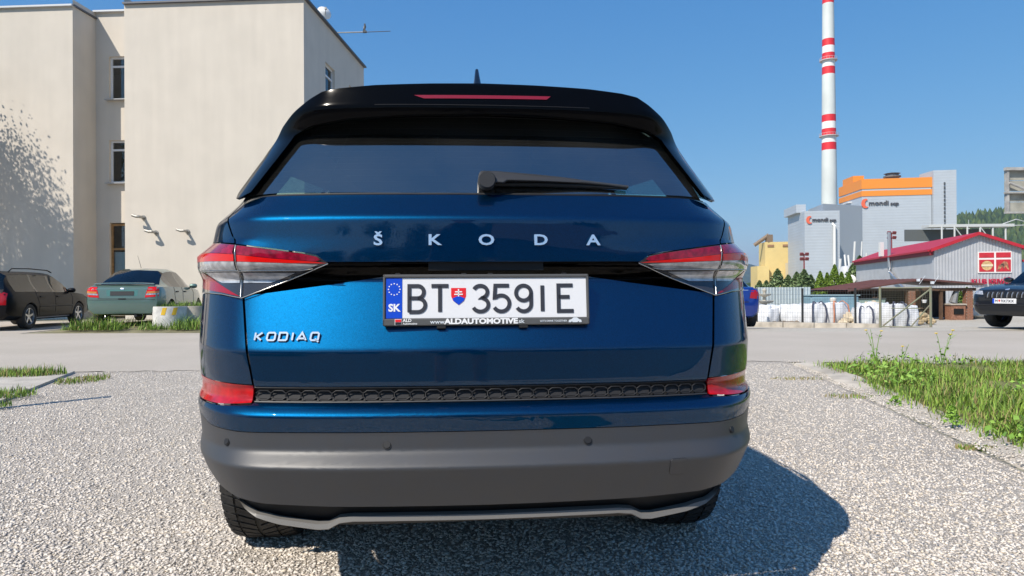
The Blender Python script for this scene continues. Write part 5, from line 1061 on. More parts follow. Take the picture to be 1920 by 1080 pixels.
BLK2 = car_paint('black_blue_paint', (.004, .0045, .006), .0, .4); BLK2.node_tree.nodes['Principled BSDF'].inputs['Coat Weight'].default_value = .5
t, bv = loft_car('black_suv', 'black SUV with slatted grille facing the road at the picture edge', BLK2, suv, (15.36, 16.9, 0), R(109), rim=M['rim_dark'])
for s in (-1, 1):
    conform('headlamp', [(s*.50, .78), (s*.78, .80), (s*.84, .88), (s*.80, .895), (s*.56, .865)], bv, M['clear'], t, 'front', .01)
    gr = conform('grille', [(s*.03, .69), (s*.44, .70), (s*.50, .80), (s*.46, .85), (s*.03, .865)], bv, M['black'], t, 'front', .006)
    for k in range(8):
        x = .055+k*.053; conform('grille_slat', [(s*x, .715), (s*(x+.013), .715), (s*(x+.016), .84), (s*(x+.003), .84)], bv, M['rim_dark'] if k % 2 else M['alloy'], gr, 'front', .03)
    conform('fog_lamp', [(s*.58, .52), (s*.76, .55), (s*.76, .62), (s*.60, .60)], bv, M['smoke'], t, 'front', .008); mirror_cap(t, s, 3.22, 1.12, BLK2, .86)
conform('lower_intake', [(-.55, .42), (.55, .42), (.60, .53), (-.60, .53)], bv, M['black'], t, 'front', .006); seam('bumper_edge', [(-.74, .555), (-.4, .55), (.4, .55), (.74, .555)], bv, t, 'front', .012, M['rim_dark'])
conform('bonnet_badge', [(-.04, .885), (.04, .885), (.045, .905), (0, .925), (-.045, .905)], bv, M['chrome'], t, 'front', .01)
pl_ = conform('number_plate', [(-.26, .585), (.26, .585), (.26, .695), (-.26, .695)], bv, M['white_plate'], t, 'front', .02)
conform('euro_band', [(.218, .587), (.258, .587), (.258, .693), (.218, .693)], bv, M['plate_blue'], pl_, 'front', .023, .005)
hit = bv.ray_cast(Vector((0, 9, .64)), Vector((0, -1, 0)))[0]
text_obj('lettering', 'M', .085, .001, M['plate_ink'], pl_, frame((.165, hit.y+.027, .64), (-1, 0, 0), UP), 0); text_obj('lettering', '9X7XX', .085, .001, M['plate_ink'], pl_, frame((-.08, hit.y+.027, .64), (-1, 0, 0), UP), 0, 'CENTER', 1.0, 1.1)
b = MB(); b.add([(.10+x, hit.y+.026, .645+z) for x, z in ((-.02, .025), (.02, .025), (.02, 0), (0, -.028), (-.02, 0))], [(0, 1, 2, 3, 4)]); b.obj('shield', M['plate_red'], pl_)
# ---------------------------------------------------------------- the yard across the road
def at(px_, D): return (px_-960)/1300*D
YZ = -.78
# concrete fence base and posts with welded mesh
F0, F1 = Vector((at(1412, 31.2), 31.2, YZ)), Vector((at(1650, 28.9), 28.9, YZ)); FD = (F1-F0).normalized(); FL = (F1-F0).length; fa = math.atan2(FD.y, FD.x)
fence = empty('mesh_fence', tuple(F0)); tag(fence, 'wire mesh fence with dark posts on a concrete base along the yard', 'fence')
n = 4
for k in range(n):
    b = MB(); b.box(F0+FD*(FL*(k+.5)/n)+UP*.10, (FL/n-.02, .22, .26), fa); o = rel(b.obj('base_slab', CONC, fence)); m_ = o.modifiers.new('bevel', 'BEVEL'); m_.width = .02; m_.segments = 2
PB = mat('black_post', (.012, .014, .015), .5)
for px_, D in ((1419, 31.1), (1502, 30.4), (1603, 29.35)):
    u = (at(px_, D)-F0.x)/FD.x; p = F0+FD*u; b = MB(); b.box(p+UP*.95, (.09, .09, 1.55), fa); rel(b.obj('post', PB, fence))
b = MB(); wm = mat('mesh_wire', (.12, .14, .14), .5)
for k in range(int(FL/.10)): p = F0+FD*(.05+k*.10)+UP*.22; b.tube([p, p+UP*1.42], .0035, 3, cap=False)
for k in range(8): b.tube([F0+UP*(.25+k*.2), F1+UP*(.25+k*.2)], .0035, 3, cap=False)
o = rel(b.obj('wire_mesh', wm, fence, fix=False)); o['kind'] = 'stuff'
# rusty green gate standing open
G0, G1 = Vector((at(1650, 28.8), 28.8, YZ)), Vector((at(1745, 27.9), 27.9, YZ)); GD = (G1-G0).normalized(); GLn = (G1-G0).length
gate = empty('mesh_gate', tuple(G0)); tag(gate, 'green steel framed mesh gate with a diagonal brace in front of the pavilion', 'gate')
GG = mat('green_gate_paint', (.13, .16, .10), .6, var=.4, scale=6, vcol=(.20, .17, .12)); hgt = 1.72
for name_, a, c, r_ in (('post', G0, G0+UP*(hgt+.05), .055), ('post', G1, G1+UP*(hgt+.05), .055), ('rail', G0+UP*.12, G1+UP*.12, .03), ('rail', G0+UP*hgt, G1+UP*hgt, .03), ('brace', G0+UP*.15+FD*.1, G1+UP*(hgt-.05), .035), ('brace', G0+GD*(GLn*.62)+UP*.15, G1+UP*(hgt*.62), .028), ('rail', G0+GD*.4+UP*.88, G0+GD*(GLn*.8)+UP*.88, .02)):
    b = MB(); b.tube([a, c], r_, 4 if name_ == 'post' else 6); rel(b.obj(name_, GG, gate))
b = MB()
for k in range(1, 32): p = G0+GD*(GLn*k/32); b.tube([p+UP*.12, p+UP*hgt], .004, 3, cap=False)
for k in range(1, 22): b.tube([G0+UP*(.12+k*.075), G1+UP*(.12+k*.075)], .004, 3, cap=False)
o = rel(b.obj('wire_mesh', mat('rust_wire', (.10, .10, .07), .7), gate, fix=False)); o['kind'] = 'stuff'
# white bulk bags
BAG = mat('white_woven_bag', (.70, .71, .73), .75, var=.12, scale=5, bump=.25, bscale=14); STR = mat('bag_strap_dark', (.05, .055, .09), .7); STO = mat('bag_strap_orange', (.55, .22, .12), .7)
def bag(x, D, w, h, seed, label, strap=None, fill=None):
    rr = random.Random(seed); t = empty('bulk_bag', (at(x, D), D, YZ), rr.uniform(-.4, .4)); tag(t, label, 'bag', 'white bulk bags behind the mesh fence')
    h *= 1.12; w *= 1.08
    ph = [rr.uniform(0, 6.28) for _ in range(6)]
    def pt_(u, v):
        a = u*2*math.pi; c, s = math.cos(a), math.sin(a); k = (abs(c)**4+abs(s)**4)**-.25*.5*w
        z = h*min(v/.82, 1); bul = 1+.13*math.sin(math.pi*min(v/.8, 1))+.05*math.sin(3*a+ph[0]+v*4)+.04*math.sin(7*a+ph[1]-v*6)
        if v > .82: q = (v-.82)/.18; bul *= 1-.55*q; z = h*(1+.04*math.sin(2*a+ph[2])-.10*q*q+.05*math.sin(5*a+ph[3])*q)
        else: z += .04*math.sin(4*a+ph[4])*v
        return (c*k*bul, s*k*bul*.9, z)
    b = MB(); b.grid(pt_, 36, 16); top = len(b.v); b.add([(0, 0, h*.88)], []); b.f += [(16*37+i, 16*37+i+1, top) for i in range(36)]; b.m += [0]*36
    b.obj('sack', BAG, t, 50)
    for s in ((-1, 1) if strap else ()):
        b = MB(); P = [(s*w*.30, -.57*w, h*.05), (s*w*.33, -.62*w, h*.5), (s*w*.30, -.56*w, h*.93), (s*w*.18, -.42*w, h*1.12), (s*w*.05, -.40*w, h*1.02)]
        v = []
        for p in P: v += [(p[0]-.035, p[1]-.01, p[2]), (p[0]+.035, p[1]-.01, p[2]), (p[0]+.035, p[1]+.01, p[2]), (p[0]-.035, p[1]+.01, p[2])]
        b.add(v, [(4*i+k, 4*i+(k+1) % 4, 4*i+4+(k+1) % 4, 4*i+4+k) for i in range(len(P)-1) for k in range(4)]); b.obj('strap', strap, t)
    if fill:
        for k in range(16): a = rr.uniform(0, 6.28); q = rr.uniform(0, .36)*w; r_ = rr.uniform(.06, .13); b = MB(); b.lathe([(0, -r_*.7), (r_*.8, -r_*.4), (r_, .1*r_), (r_*.6, r_*.7), (0, r_*.8)], (q*math.cos(a), q*math.sin(a), h*.92+rr.uniform(0, .08)), 6); b.obj('stone', fill, t)
LS = mat('limestone', (.55, .46, .33), .9, var=.3, scale=8)
for a in ((1423, 33.2, .95, .82, 1, 'white bulk bag nearest the blue car behind the fence'), (1440, 32.6, .75, .70, 2, 'small slumped white bag right of the one beside the blue car'), (1459, 33.4, 1.0, .80, 3, 'white bulk bag with a yellow tinge left of the second fence post'), (1487, 32.6, 1.0, .86, 4, 'smooth white bulk bag just left of the middle fence post'),
          (1523, 32.0, .95, .90, 5, 'white bulk bag with a dark lifting strap right of the middle fence post', STR), (1557, 32.2, 1.15, .92, 6, 'largest white bulk bag with an orange strap behind the fence', STO), (1618, 31.0, .8, .75, 8, 'grey white bag with dark straps right of the third fence post', STR), (1637, 31.2, 1.05, .95, 9, 'white bag heaped with pale rocks left of the gate', None, LS), (1672, 30.5, .95, .9, 10, 'white bulk bag behind the left half of the gate', STR), (1697, 31.4, .8, .8, 12, 'bluish white bag behind the middle of the gate')): bag(*a)
# loose stone piles
def rocks(x, D, n, w, h, label, m, seed):
    rr = random.Random(seed); t = empty('rock_pile', (at(x, D), D, YZ)); tag(t, label, 'rocks')
    for k in range(n):
        q = rr.random(); a = rr.uniform(0, 6.28); r_ = rr.uniform(.09, .2); d = w*.5*math.sqrt(q); b = MB(); b.lathe([(0, -r_*.7), (r_*.8, -r_*.45), (r_, rr.uniform(-.2, .3)*r_), (r_*.55, r_*.6), (0, r_*.7)], (0, 0, 0), 7); o = b.obj('rock', m, t); o.location = (d*math.cos(a), d*.5*math.sin(a), r_*.5+(h-r_)*(1-math.sqrt(q))*rr.uniform(.3, 1)); o.rotation_euler = (rr.uniform(-.6, .6), rr.uniform(-.6, .6), rr.uniform(0, 3))
rocks(1592, 31.2, 46, .9, .9, 'heap of pale stones between the orange strapped bag and the third post', LS, 4); rocks(1470, 31.6, 22, 1.6, .25, 'low brown rubble at the foot of the fence', mat('brown_rubble', (.22, .17, .12), .9), 5)
rocks(1726, 32.5, 30, 1.5, .65, 'sandy coloured rock heap seen through the gate', mat('sandy_rock', (.50, .38, .22), .9, var=.3, scale=5), 6)
b = MB(); b.lathe([(0, .0), (.9, .02), (1.35, .22), (1.25, .5), (.8, .62), (.3, .66), (0, .66)], (0, 0, 0), 9); o = b.obj('boulder', mat('pale_boulder', (.55, .54, .50), .9, var=.25, scale=3, bump=.5, bscale=6), None, 30); o.location = (at(1831, 38.5), 38.5, YZ-.02); o.scale = (.85, .6, .95); o.rotation_euler = (0, 0, .4); tag(o, 'big pale boulder lying left of the black SUV', 'boulder')
# translucent sheet screen and blue-grey panels behind the bags
t = empty('sheet_screen', (at(1465, 37), 37, YZ)); tag(t, 'translucent corrugated plastic screen behind the white bags', 'screen'); PCB = mat('translucent_sheet', (.42, .48, .50), .3, spec=.6, var=.1, scale=2)
for k in range(3):
    b = MB(); x0 = at(1420, 37)-at(1465, 37)+k*.95; v = []
    for i in range(25): v += [(x0+i*.94/24, .02*math.sin(i*1.57), .1), (x0+i*.94/24, .02*math.sin(i*1.57), 1.78-.06*k*0)]
    b.add(v, [(2*i, 2*i+2, 2*i+3, 2*i+1) for i in range(24)]); b.obj('panel', PCB, t)
for k in range(3): b = MB(); b.tube([(-1.3+k*1.3, .06, 0), (-1.3+k*1.3, .06, 1.8)], .03, 6); b.obj('post', PIPE, t)
t = empty('blue_tank', (at(1556, 36.5), 36.5, YZ)); tag(t, 'low blue grey tank behind the orange strapped bag', 'tank'); b = MB(); b.box((0, 0, .72), (2.5, 1.2, 1.22)); o = b.obj('shell', mat('blue_grey_sheet', (.20, .33, .40), .5, var=.15, scale=2), t); k = o.modifiers.new('bevel', 'BEVEL'); k.width = .12; k.segments = 4
b = MB(); b.box((0, 0, 1.35), (2.56, 1.26, .05)); b.obj('rim', mat('tank_rim', (.30, .42, .46), .5), t)
t = empty('green_skip', (at(1622, 37), 37, YZ)); tag(t, 'pale green metal bin under the left end of the pavilion roof', 'bin'); b = MB(); b.add([(-.85, -.5, .35), (.7, -.5, .35), (.8, -.55, 1.15), (-.95, -.55, 1.15), (-.85, .5, .35), (.7, .5, .35), (.8, .55, 1.15), (-.95, .55, 1.15)], [(0, 1, 2, 3), (5, 4, 7, 6), (0, 3, 7, 4), (1, 5, 6, 2), (0, 4, 5, 1)]); b.obj('shell', mat('pale_green_steel', (.28, .38, .33), .5), t)
b = MB(); b.tube([(-.95, -.56, 1.15), (.8, -.56, 1.15), (.8, .56, 1.15), (-.95, .56, 1.15), (-.95, -.56, 1.15)], .04, 6); b.obj('rim', mat('dark_rim_steel', (.05, .06, .06), .5), t)
t = empty('garden_fountain', (at(1433, 34.8), 34.8, YZ)); tag(t, 'stone garden fountain with stacked bowls beside the blue car', 'fountain'); FM = mat('cast_stone', (.52, .48, .40), .9, var=.2, scale=8)
for nm, pr in (('pedestal', [(0, 0), (.28, 0), (.25, .1), (.12, .2), (.10, .85), (.14, .95)]), ('bowl', [(.10, .95), (.40, 1.02), (.46, 1.10), (.42, 1.12), (.12, 1.06)]), ('upper_bowl', [(.09, 1.06), (.08, 1.3), (.30, 1.38), (.34, 1.45), (.28, 1.46), (.06, 1.40)]), ('finial', [(.06, 1.40), (.07, 1.55), (.11, 1.62), (.08, 1.70), (0, 1.74)])): b = MB(); b.lathe(pr, (0, 0, 0), 18); b.obj(nm, FM, t, 40)
b = MB(); b.lathe([(0, 0), (.16, 0), (.15, .5), (.12, .58), (.17, .68), (.15, .78), (0, .82)], (0, 0, 0), 10); o = b.obj('stone_post', mat('white_stone', (.68, .66, .60), .85), None, 40); o.location = (at(1562, 34), 34, YZ+.45); o.scale = (1, 1, 1.0); tag(o, 'small white stone post rising behind the largest bulk bag', 'post')
b = MB(); b.lathe([(0, -.46), (.22, -.46), (.24, 0), (0, 0)], (0, 0, 0), 10); b.obj('plinth', CONC, o)
# timber pavilion
PV = Vector((at(1690, 38), 38, YZ)); pv = empty('garden_pavilion', tuple(PV)); tag(pv, 'low timber pavilion with brown sheet roof and brick pillars behind the gate', 'pavilion')
BRN = mat('brown_roof_sheet', (.11, .045, .035), .55, var=.2, scale=2); TIM = mat('dark_timber', (.10, .055, .03), .8, var=.3, scale=6); BRK = mat('brick_red', (.30, .14, .085), .9, var=.35, scale=14); MOR = mat('mortar', (.40, .36, .31), .95)
xl, xr, xa = at(1563, 38)-PV.x, at(1807, 38)-PV.x, at(1698, 38)-PV.x; ze, za = 1.68, 2.18
for nm, (xa0, za0), (xb, zb) in (('roof', (xl, ze-.08), (xa, za)), ('roof', (xa, za), (xr, ze+.22))):
    nsl = 12
    b = MB()
    for k in range(nsl):                       # ribbed sheet
        y0, y1 = -1.6+k*.45, -1.6+(k+1)*.45
        b.add([(xa0, y0, za0), (xb, y0, zb), (xb, y0+.06, zb+.035), (xa0, y0+.06, za0+.035), (xa0, y1, za0), (xb, y1, zb)], [(0, 1, 2, 3), (3, 2, 5, 4)])
    b.add([(xa0, -1.6, za0), (xb, -1.6, zb), (xb, -1.6, zb-.07), (xa0, -1.6, za0-.07), (xa0, 3.8, za0-.07), (xb, 3.8, zb-.07)], [(0, 1, 2, 3), (3, 2, 5, 4)])
    b.obj(nm, BRN, pv)
for x in (xl+.25, xl+1.55, -.35, xr-2.0): b = MB(); b.box((x, -1.2, ze/2-.05), (.14, .14, ze-.1)); b.obj('timber_post', TIM, pv)
for x in (xl+.25, xl+1.55): b = MB(); b.tube([(x, -1.2, 1.0), (x+.45, -1.2, ze-.1)], .06, 4); b.obj('brace', TIM, pv)
b = MB(); b.box(((xl+xr)/2, -1.25, ze-.06), (xr-xl-.4, .12, .16)); b.obj('front_beam', TIM, pv)
b = MB(); b.box(((xl+xr)/2+.1, 1.4, .85), (xr-xl-.5, .1, 1.62)); b.obj('back_wall', mat('dark_boards', (.045, .03, .022), .9, var=.4, scale=5), pv)  # boards widened and darkened in colour to stand for the shaded interior
b = MB(); b.box((1.35, 1.3, .8), (.9, .08, 1.55)); b.obj('door', mat('orange_timber', (.32, .12, .04), .7, var=.2, scale=5), pv)
def pillar(x, y, w, h, parent):
    core = MB(); core.box((x, y, h/2), (w-.03, w-.03, h)); o = core.obj('brick_pillar', MOR, parent); rows = int(h/.085); proto = None
    for r_ in range(rows):
        for k in range(2):
            for fx_, fy_, ax in ((0, -1, 0), (-1, 0, 1), (1, 0, 1)):
                s = (k-.5)*w*.5+(w*.06 if r_ % 2 else -w*.06); c = (x+s, y+fy_*(w/2-.02), .045+r_*.085) if ax == 0 else (x+fx_*(w/2-.02), y+s, .045+r_*.085)
                if proto is None or proto.get(ax) is None:
                    q = MB(); q.box((0, 0, 0), (w*.44, .05, .07) if ax == 0 else (.05, w*.44, .07)); ob = q.obj('brick', BRK, o); proto = proto or {}; proto[ax] = ob
                else: ob = proto[ax].copy(); COL.objects.link(ob); ob.parent = o
                ob.location = c
for x, h in ((-.18, 1.6), (xr-.55, 1.66)): pillar(x, -1.15, .34, h, pv)
b = MB(); b.box((xr-1.2, -1.1, .40), (.75, .6, .8)); b.obj('grill_base', BRK, pv); b = MB(); b.box((xr-1.2, -1.42, .45), (.5, .05, .3)); b.obj('grill_opening', M['cavity'], pv); b = MB(); b.box((xr-1.2, -1.1, .83), (.85, .7, .07)); b.obj('grill_slab', CONC, pv)
b = MB(); b.tube([(xr-1.3, -1.1, .9), (xr-1.1, -1.1, 1.6)], [.2, .12], 8); b.obj('grill_hood', mat('grey_hood', (.25, .25, .25), .5, .5), pv)
b = MB(); b.box((.45, -.4, .62), (1.5, .6, .06)); b.box((-.2, -.4, .3), (.08, .5, .6)); b.box((1.1, -.4, .3), (.08, .5, .6)); b.obj('bench', TIM, pv)
t = empty('hanging_pot', (PV.x+.42, 36.6, YZ+.92)); tag(t, 'small white pot hanging under the pavilion roof', 'flower pot'); b = MB(); b.lathe([(0, 0), (.09, 0), (.13, .16), (.12, .16), (.08, .02)], (0, 0, 0), 14); b.obj('pot', M['white'], t, 40)
b = MB(); b.tube([(-.11, 0, .16), (0, 0, .62), (.11, 0, .16)], .006, 4); b.obj('wire', PIPE, t)
# roof strip lights and signs on the pavilion eave
for x in (1722, 1748): b = MB(); b.box((at(x, 36.3), 36.3, YZ+2.12 if x < 1730 else YZ+1.98), (.14, .1, .14)); b.tube([(at(x, 36.3)+.05, 36.3, YZ+1.9), (at(x, 36.3)+.3, 36.2, YZ+2.35)], .012, 4); o = b.obj('eave_lamp', M['light_grey'], None); tag(o, 'small grey lamp on the pavilion eave above the gate, %s' % ('left one' if x < 1730 else 'right one'), 'lamp', 'lamps on the pavilion eave')
# ---------------------------------------------------------------- planting, hills, what stands behind the camera
LEAFS = {}
def foliage(name, P, size, mats, parent, p=None, updir=.4):
    v, f = leaves(P, size, updir); n = len(P); return fast_mesh(name, v, f, mats, parent, np.repeat(rng.choice(len(mats), n, p=p), 2))
TH = [mat('thuja_green', (.15, .25, .025), .7), mat('thuja_light', (.23, .33, .04), .7), mat('thuja_dark', (.07, .13, .018), .8)]
CF = [mat('conifer_green', (.15, .23, .09), .8), mat('conifer_dark', (.075, .12, .055), .8), mat('conifer_pale', (.25, .31, .14), .8)]
BARK = mat('bark', (.12, .085, .06), .9, var=.3, scale=8)
def cone_tree(name, x, D, z0, h, r_, n, size, mats, label, cat, group, layered=False, lumps=5):
    t = empty(name, (x, D, z0)); tag(t, label, cat, group); b = MB(); b.tube([(0, 0, 0), (0, 0, h*.9)], [r_*.12, .01], 6); b.obj('trunk', BARK, t)
    q = rng.uniform(0, 1, n)**.8; a = rng.uniform(0, 6.28, n); lob = 1+.16*np.sin(a*lumps+q*9)+.10*np.sin(a*3-q*17)
    rad_ = r_*(1-q)**.75*lob*(.55+.45*rng.uniform(0, 1, n)**.4)
    if layered: rad_ *= .72+.38*np.abs(np.sin(q*22+np.sin(a*3)))
    else: rad_ *= np.minimum(1, .55+q*4)
    P = np.stack([rad_*np.cos(a), rad_*np.sin(a), .04*h+q*h*.96], 1); foliage('crown', P, size, mats, t, (.45, .3, .25)); return t
for i, (x, D, h, r_) in enumerate(((1538, 55, 3.05, .75), (1551, 55.8, 2.95, .7), (1565, 54.5, 3.55, .85), (1578, 55.5, 3.0, .75), (1592, 54.8, 2.85, .85))):
    cone_tree('thuja_tree', at(x, D), D, YZ, h, r_, 3000, .085, TH, ('first bright green thuja from the plastic screen', 'second bright green thuja from the plastic screen', 'tallest bright green thuja in the hedge row', 'bright green thuja just right of the tallest one', 'bright green thuja nearest the club house wall')[i], 'tree', 'thuja row before the plant')
for i, (x, D, h, r_) in enumerate(((1424, 84, 2.6, 1.0), (1437, 84, 2.6, 1.0), (1458, 80, 3.9, 1.6), (1478, 81, 3.2, 1.3), (1494, 79, 3.5, 1.3), (1508, 78, 3.8, 1.5), (1520, 80, 3.2, 1.3), (1600, 78, 4.4, 1.7), (1612, 76, 5.2, 1.7))):
    cone_tree('spruce_tree', at(x, D), D, YZ, h, r_, 2800, .17, CF, '%s dark spruce from the left in the row behind the plastic screen' % ('first', 'second', 'third', 'fourth', 'fifth', 'sixth', 'seventh', '', '')[i] if i < 7 else ('dark spruce behind the thuja row beside the white pipes', 'tall dark spruce against the club house corner')[i-7], 'tree', 'spruces in front of the plant', True)
cone_tree('thuja_shrub', at(1813, 44), 44, YZ, 1.72, .5, 2200, .06, TH, 'pointed bright green thuja shrub by the club house wall', 'shrub', None); cone_tree('thuja_shrub', at(1801, 43.5), 43.5, YZ, 1.5, .42, 1800, .06, [TH[2], CF[1], TH[0]], 'dark thuja shrub beside the brick pillar', 'shrub', None)
# hills
def hill(name, f_, x0, x1, y0, y1, nx, ny, m):
    b = MB(); b.grid(lambda u, v: (x0+(x1-x0)*u, y0+(y1-y0)*v, f_(x0+(x1-x0)*u, y0+(y1-y0)*v)), nx, ny); return structure(b.obj(name, m, smooth=80))
FOR = mat('forest_floor', (.045, .075, .025), .95, var=.5, scale=.02, bump=1.0, bscale=.06); nodes(FOR)[1].inputs['Specular IOR Level'].default_value = 0
def hr_(x, y): return 112*math.exp(-((x-820)/450)**2-((y-1150)/330)**2)*sm((x-420)/150)-2+3*math.sin(x*.03)*math.sin(y*.021)
hill('hill', hr_, 380, 1700, 600, 1900, 60, 50, FOR)
n = 5200; X = rng.uniform(480, 1250, n); Y = rng.uniform(680, 1200, n); Z = np.array([hr_(x, y) for x, y in zip(X, Y)]); ok = Z > 8; X, Y, Z = X[ok], Y[ok], Z[ok]; n = len(X)
k = 7; a = np.arange(k)*2*np.pi/k; h = rng.uniform(11, 21, n); w = rng.uniform(3.2, 5.5, n); v = np.zeros((n, 2*k+1, 3))
for j in range(k):
    jit = rng.uniform(.75, 1.25, n); v[:, j] = np.stack([X+w*jit*np.cos(a[j]), Y+w*jit*np.sin(a[j]), Z+h*.1], 1); jit = rng.uniform(.6, 1.2, n); v[:, k+j] = np.stack([X+.75*w*jit*np.cos(a[j]+.4), Y+.75*w*jit*np.sin(a[j]+.4), Z+h*rng.uniform(.5, .68, n)], 1)
v[:, 2*k] = np.stack([X, Y, Z+h], 1); tri = []
for j in range(k): j2 = (j+1) % k; tri += [(j, j2, k+j2), (j, k+j2, k+j), (k+j, k+j2, 2*k)]
f = (np.array(tri)[None]+(np.arange(n)*(2*k+1))[:, None, None]).reshape(-1, 3)
tag(fast_mesh('forest', v.reshape(-1, 3), f, [mat('forest_green', (.05, .085, .025), .9), mat('forest_dark', (.025, .05, .018), .9), mat('forest_light', (.085, .12, .035), .9)], midx=np.repeat(rng.choice(3, n, p=(.45, .35, .2)), len(tri))), 'mixed green forest covering the hill behind the gantry', 'forest', kind='stuff')
t = empty('radio_mast', (at(1817, 900), 900, hr_(at(1817, 900), 900)-2)); tag(t, 'red and white lattice radio mast on the wooded hill', 'mast')
for k in range(8):
    s0, s1 = 1.5-.14*k, 1.36-.14*k; z0 = k*4.2+4; z1 = z0+4.2; b = MB(); c = [(-1, -1), (1, -1), (1, 1), (-1, 1)]
    for i in range(4):
        p, q = c[i], c[(i+1) % 4]; b.tube([(p[0]*s0, p[1]*s0, z0), (p[0]*s1, p[1]*s1, z1)], .16, 4); b.tube([(p[0]*s0, p[1]*s0, z0), (q[0]*s1, q[1]*s1, z1)], .1, 4)
    b.obj('lattice_section', CR if k % 2 else CW, t)
b = MB(); b.tube([(0, 0, 37.6), (0, 0, 44)], .2, 5); b.obj('spike', CW, t)
def hm(x, y): return 430*math.exp(-((x-1500)/1300)**2-((y-7200)/900)**2)-6
hill('mountain', hm, -2500, 5000, 5600, 8900, 60, 24, FOR)
def hb2(x, y): return (46+14*math.sin(x*.006)+9*math.sin(x*.017))*math.exp(-((y+760)/260)**2)-2
hill('hill_behind', hb2, -1800, 1800, -1500, -330, 70, 24, FOR)
# concrete rings with yellow bands on the verge
RG = mat('whitewashed_concrete', (.60, .59, .56), .85, var=.25, scale=5, bump=.5, bscale=30)
for x, D, m, lab in ((319, 16.75, RG, 'whitewashed concrete ring planter with yellow stripes beside the green saloon'), (362, 17.2, CONC, 'plain grey concrete ring planter right of the striped one')):
    t = empty('ring_planter', (at(x, D), D, .06)); tag(t, lab, 'planter'); b = MB(); b.lathe([(.30, .42), (.30, .53), (.385, .53), (.39, .50), (.385, 0), (.30, 0)], (0, 0, 0), 28); b.obj('ring', m, t, 40); b = MB(); b.lathe([(0, .46), (.31, .45)], (0, 0, 0), 20); b.obj('soil', MATS['soil'], t)
    if m is RG:
        for a0 in (-95, -60):
            b = MB(); v = []
            for k in range(5): a = R(a0+k*3.5); a2 = R(a0+7+k*3.5); v += [(.393*math.cos(a), .393*math.sin(a), .33+0*k), (.393*math.cos(a2), .393*math.sin(a2), .505)]
            b.add(v, [(2*k, 2*k+2, 2*k+3, 2*k+1) for k in range(4)]); b.obj('yellow_stripe', M['yellow'], t)
    n = 700; a = rng.uniform(0, 6.28, n); q = .3*np.sqrt(rng.uniform(0, 1, n)); g_ = blades('grass', np.stack([q*np.cos(a), q*np.sin(a), np.full(n, .46)], 1), .08, .28, .006, lean=.9); g_.parent = t; g_['kind'] = 'stuff'
# weeds with yellow flowers at the road edge, sprouts in the kerb
WL = [MATS['weed_leaf'], MATS['weed_leaf_pale']]; YF = mat('yellow_flower', (.75, .52, .02), .6)
def stalk(x, D, h, nst, seed, label, flowers=3):
    rr = random.Random(seed); t = empty('flowering_weed', (x, D, .03)); tag(t, label, 'weed')
    for s in range(nst):
        lx, ly = rr.uniform(-.35, .45)*h, rr.uniform(-.15, .15)*h; P = [(0, 0, 0), (lx*.3, ly*.3, h*.4), (lx*.7, ly*.7, h*.75), (lx, ly, h*rr.uniform(.85, 1))]; b = MB(); b.tube(P, [.005, .004, .003, .002], 5); b.obj('stem', WL[0], t)
        for k in range(10):
            u = rr.uniform(.05, .9)**1.3; c = Vector(P[0]).lerp(Vector(P[3]), u); s_ = rr.uniform(.03, .075); a = rr.uniform(0, 6.28); b = MB(); d = Vector((math.cos(a), math.sin(a), .5)).normalized(); e = d.cross(UP).normalized()
            b.add([c, c+d*s_*.5+e*s_*.18, c+d*s_*1.2, c+d*s_*.5-e*s_*.18], [(0, 1, 2, 3)]); b.obj('leaf', WL[k % 2], t)
        if s < flowers: b = MB(); b.lathe([(0, .004), (.016, .006), (.019, .0), (.008, -.006)], P[3], 9); b.obj('flower', YF, t)
stalk(at(1766, 8.15), 8.15, .42, 3, 3, 'tall weed with yellow flowers standing at the road edge of the bed'); stalk(at(1640, 8.45), 8.45, .46, 3, 8, 'thin leaning weed with small yellow flowers near the kerb end', 2); stalk(at(1690, 8.3), 8.3, .25, 2, 9, 'short weed with one yellow flower between the two taller ones', 1)
def sprout(x, D, h, n, label):
    t = empty('sprout', (x, D, .01)); tag(t, label, 'weed'); b = MB(); b.tube([(0, 0, 0), (.01, 0, h)], .004, 5); b.obj('stem', WL[0], t)
    q = rng.uniform(.2, 1, n); a = rng.uniform(0, 6.28, n); r_ = .055*(1.15-q); foliage('foliage', np.stack([r_*np.cos(a), r_*np.sin(a), q*h], 1), .016, WL, t)
sprout(2.93, 4.62, .15, 160, 'leafy sprout growing from the kerb, largest of the three'); sprout(3.02, 4.12, .10, 60, 'yellowish sprout on the kerb nearest the camera'); sprout(3.03, 5.5, .08, 60, 'small sprout on the kerb farthest from the camera')
# tree whose shade falls on the facade, just outside the frame
t = empty('broadleaf_tree', (-20.6, 20.8, 0)); tag(t, 'broadleaf tree left of the picture that shades the cream wall', 'tree'); b = MB(); b.tube([(0, 0, 0), (.1, 0, 2.5), (.0, .1, 5), (.2, 0, 8.5)], [.2, .16, .12, .03], 8)
rr = random.Random(4)
for k in range(14): a = rr.uniform(0, 6.28); z = rr.uniform(3, 7.5); L_ = rr.uniform(1.4, 2.5); b.tube([(0, 0, z), (L_*.5*math.cos(a), L_*.5*math.sin(a), z+.7), (L_*math.cos(a), L_*math.sin(a), z+.9)], [.06, .04, .015], 5)
b.obj('trunk', BARK, t)
n = 44000; cl = rng.normal(0, 1, (90, 3)); cl /= np.linalg.norm(cl, axis=1)[:, None]; cl *= (rng.uniform(.2, 1, 90)**.5)[:, None]*np.array([2.5, 2.5, 3.2]); P = cl[rng.integers(0, 90, n)]+rng.normal(0, .42, (n, 3)); P[:, 2] += 7.0; P = P[P[:, 2] > 2.5]
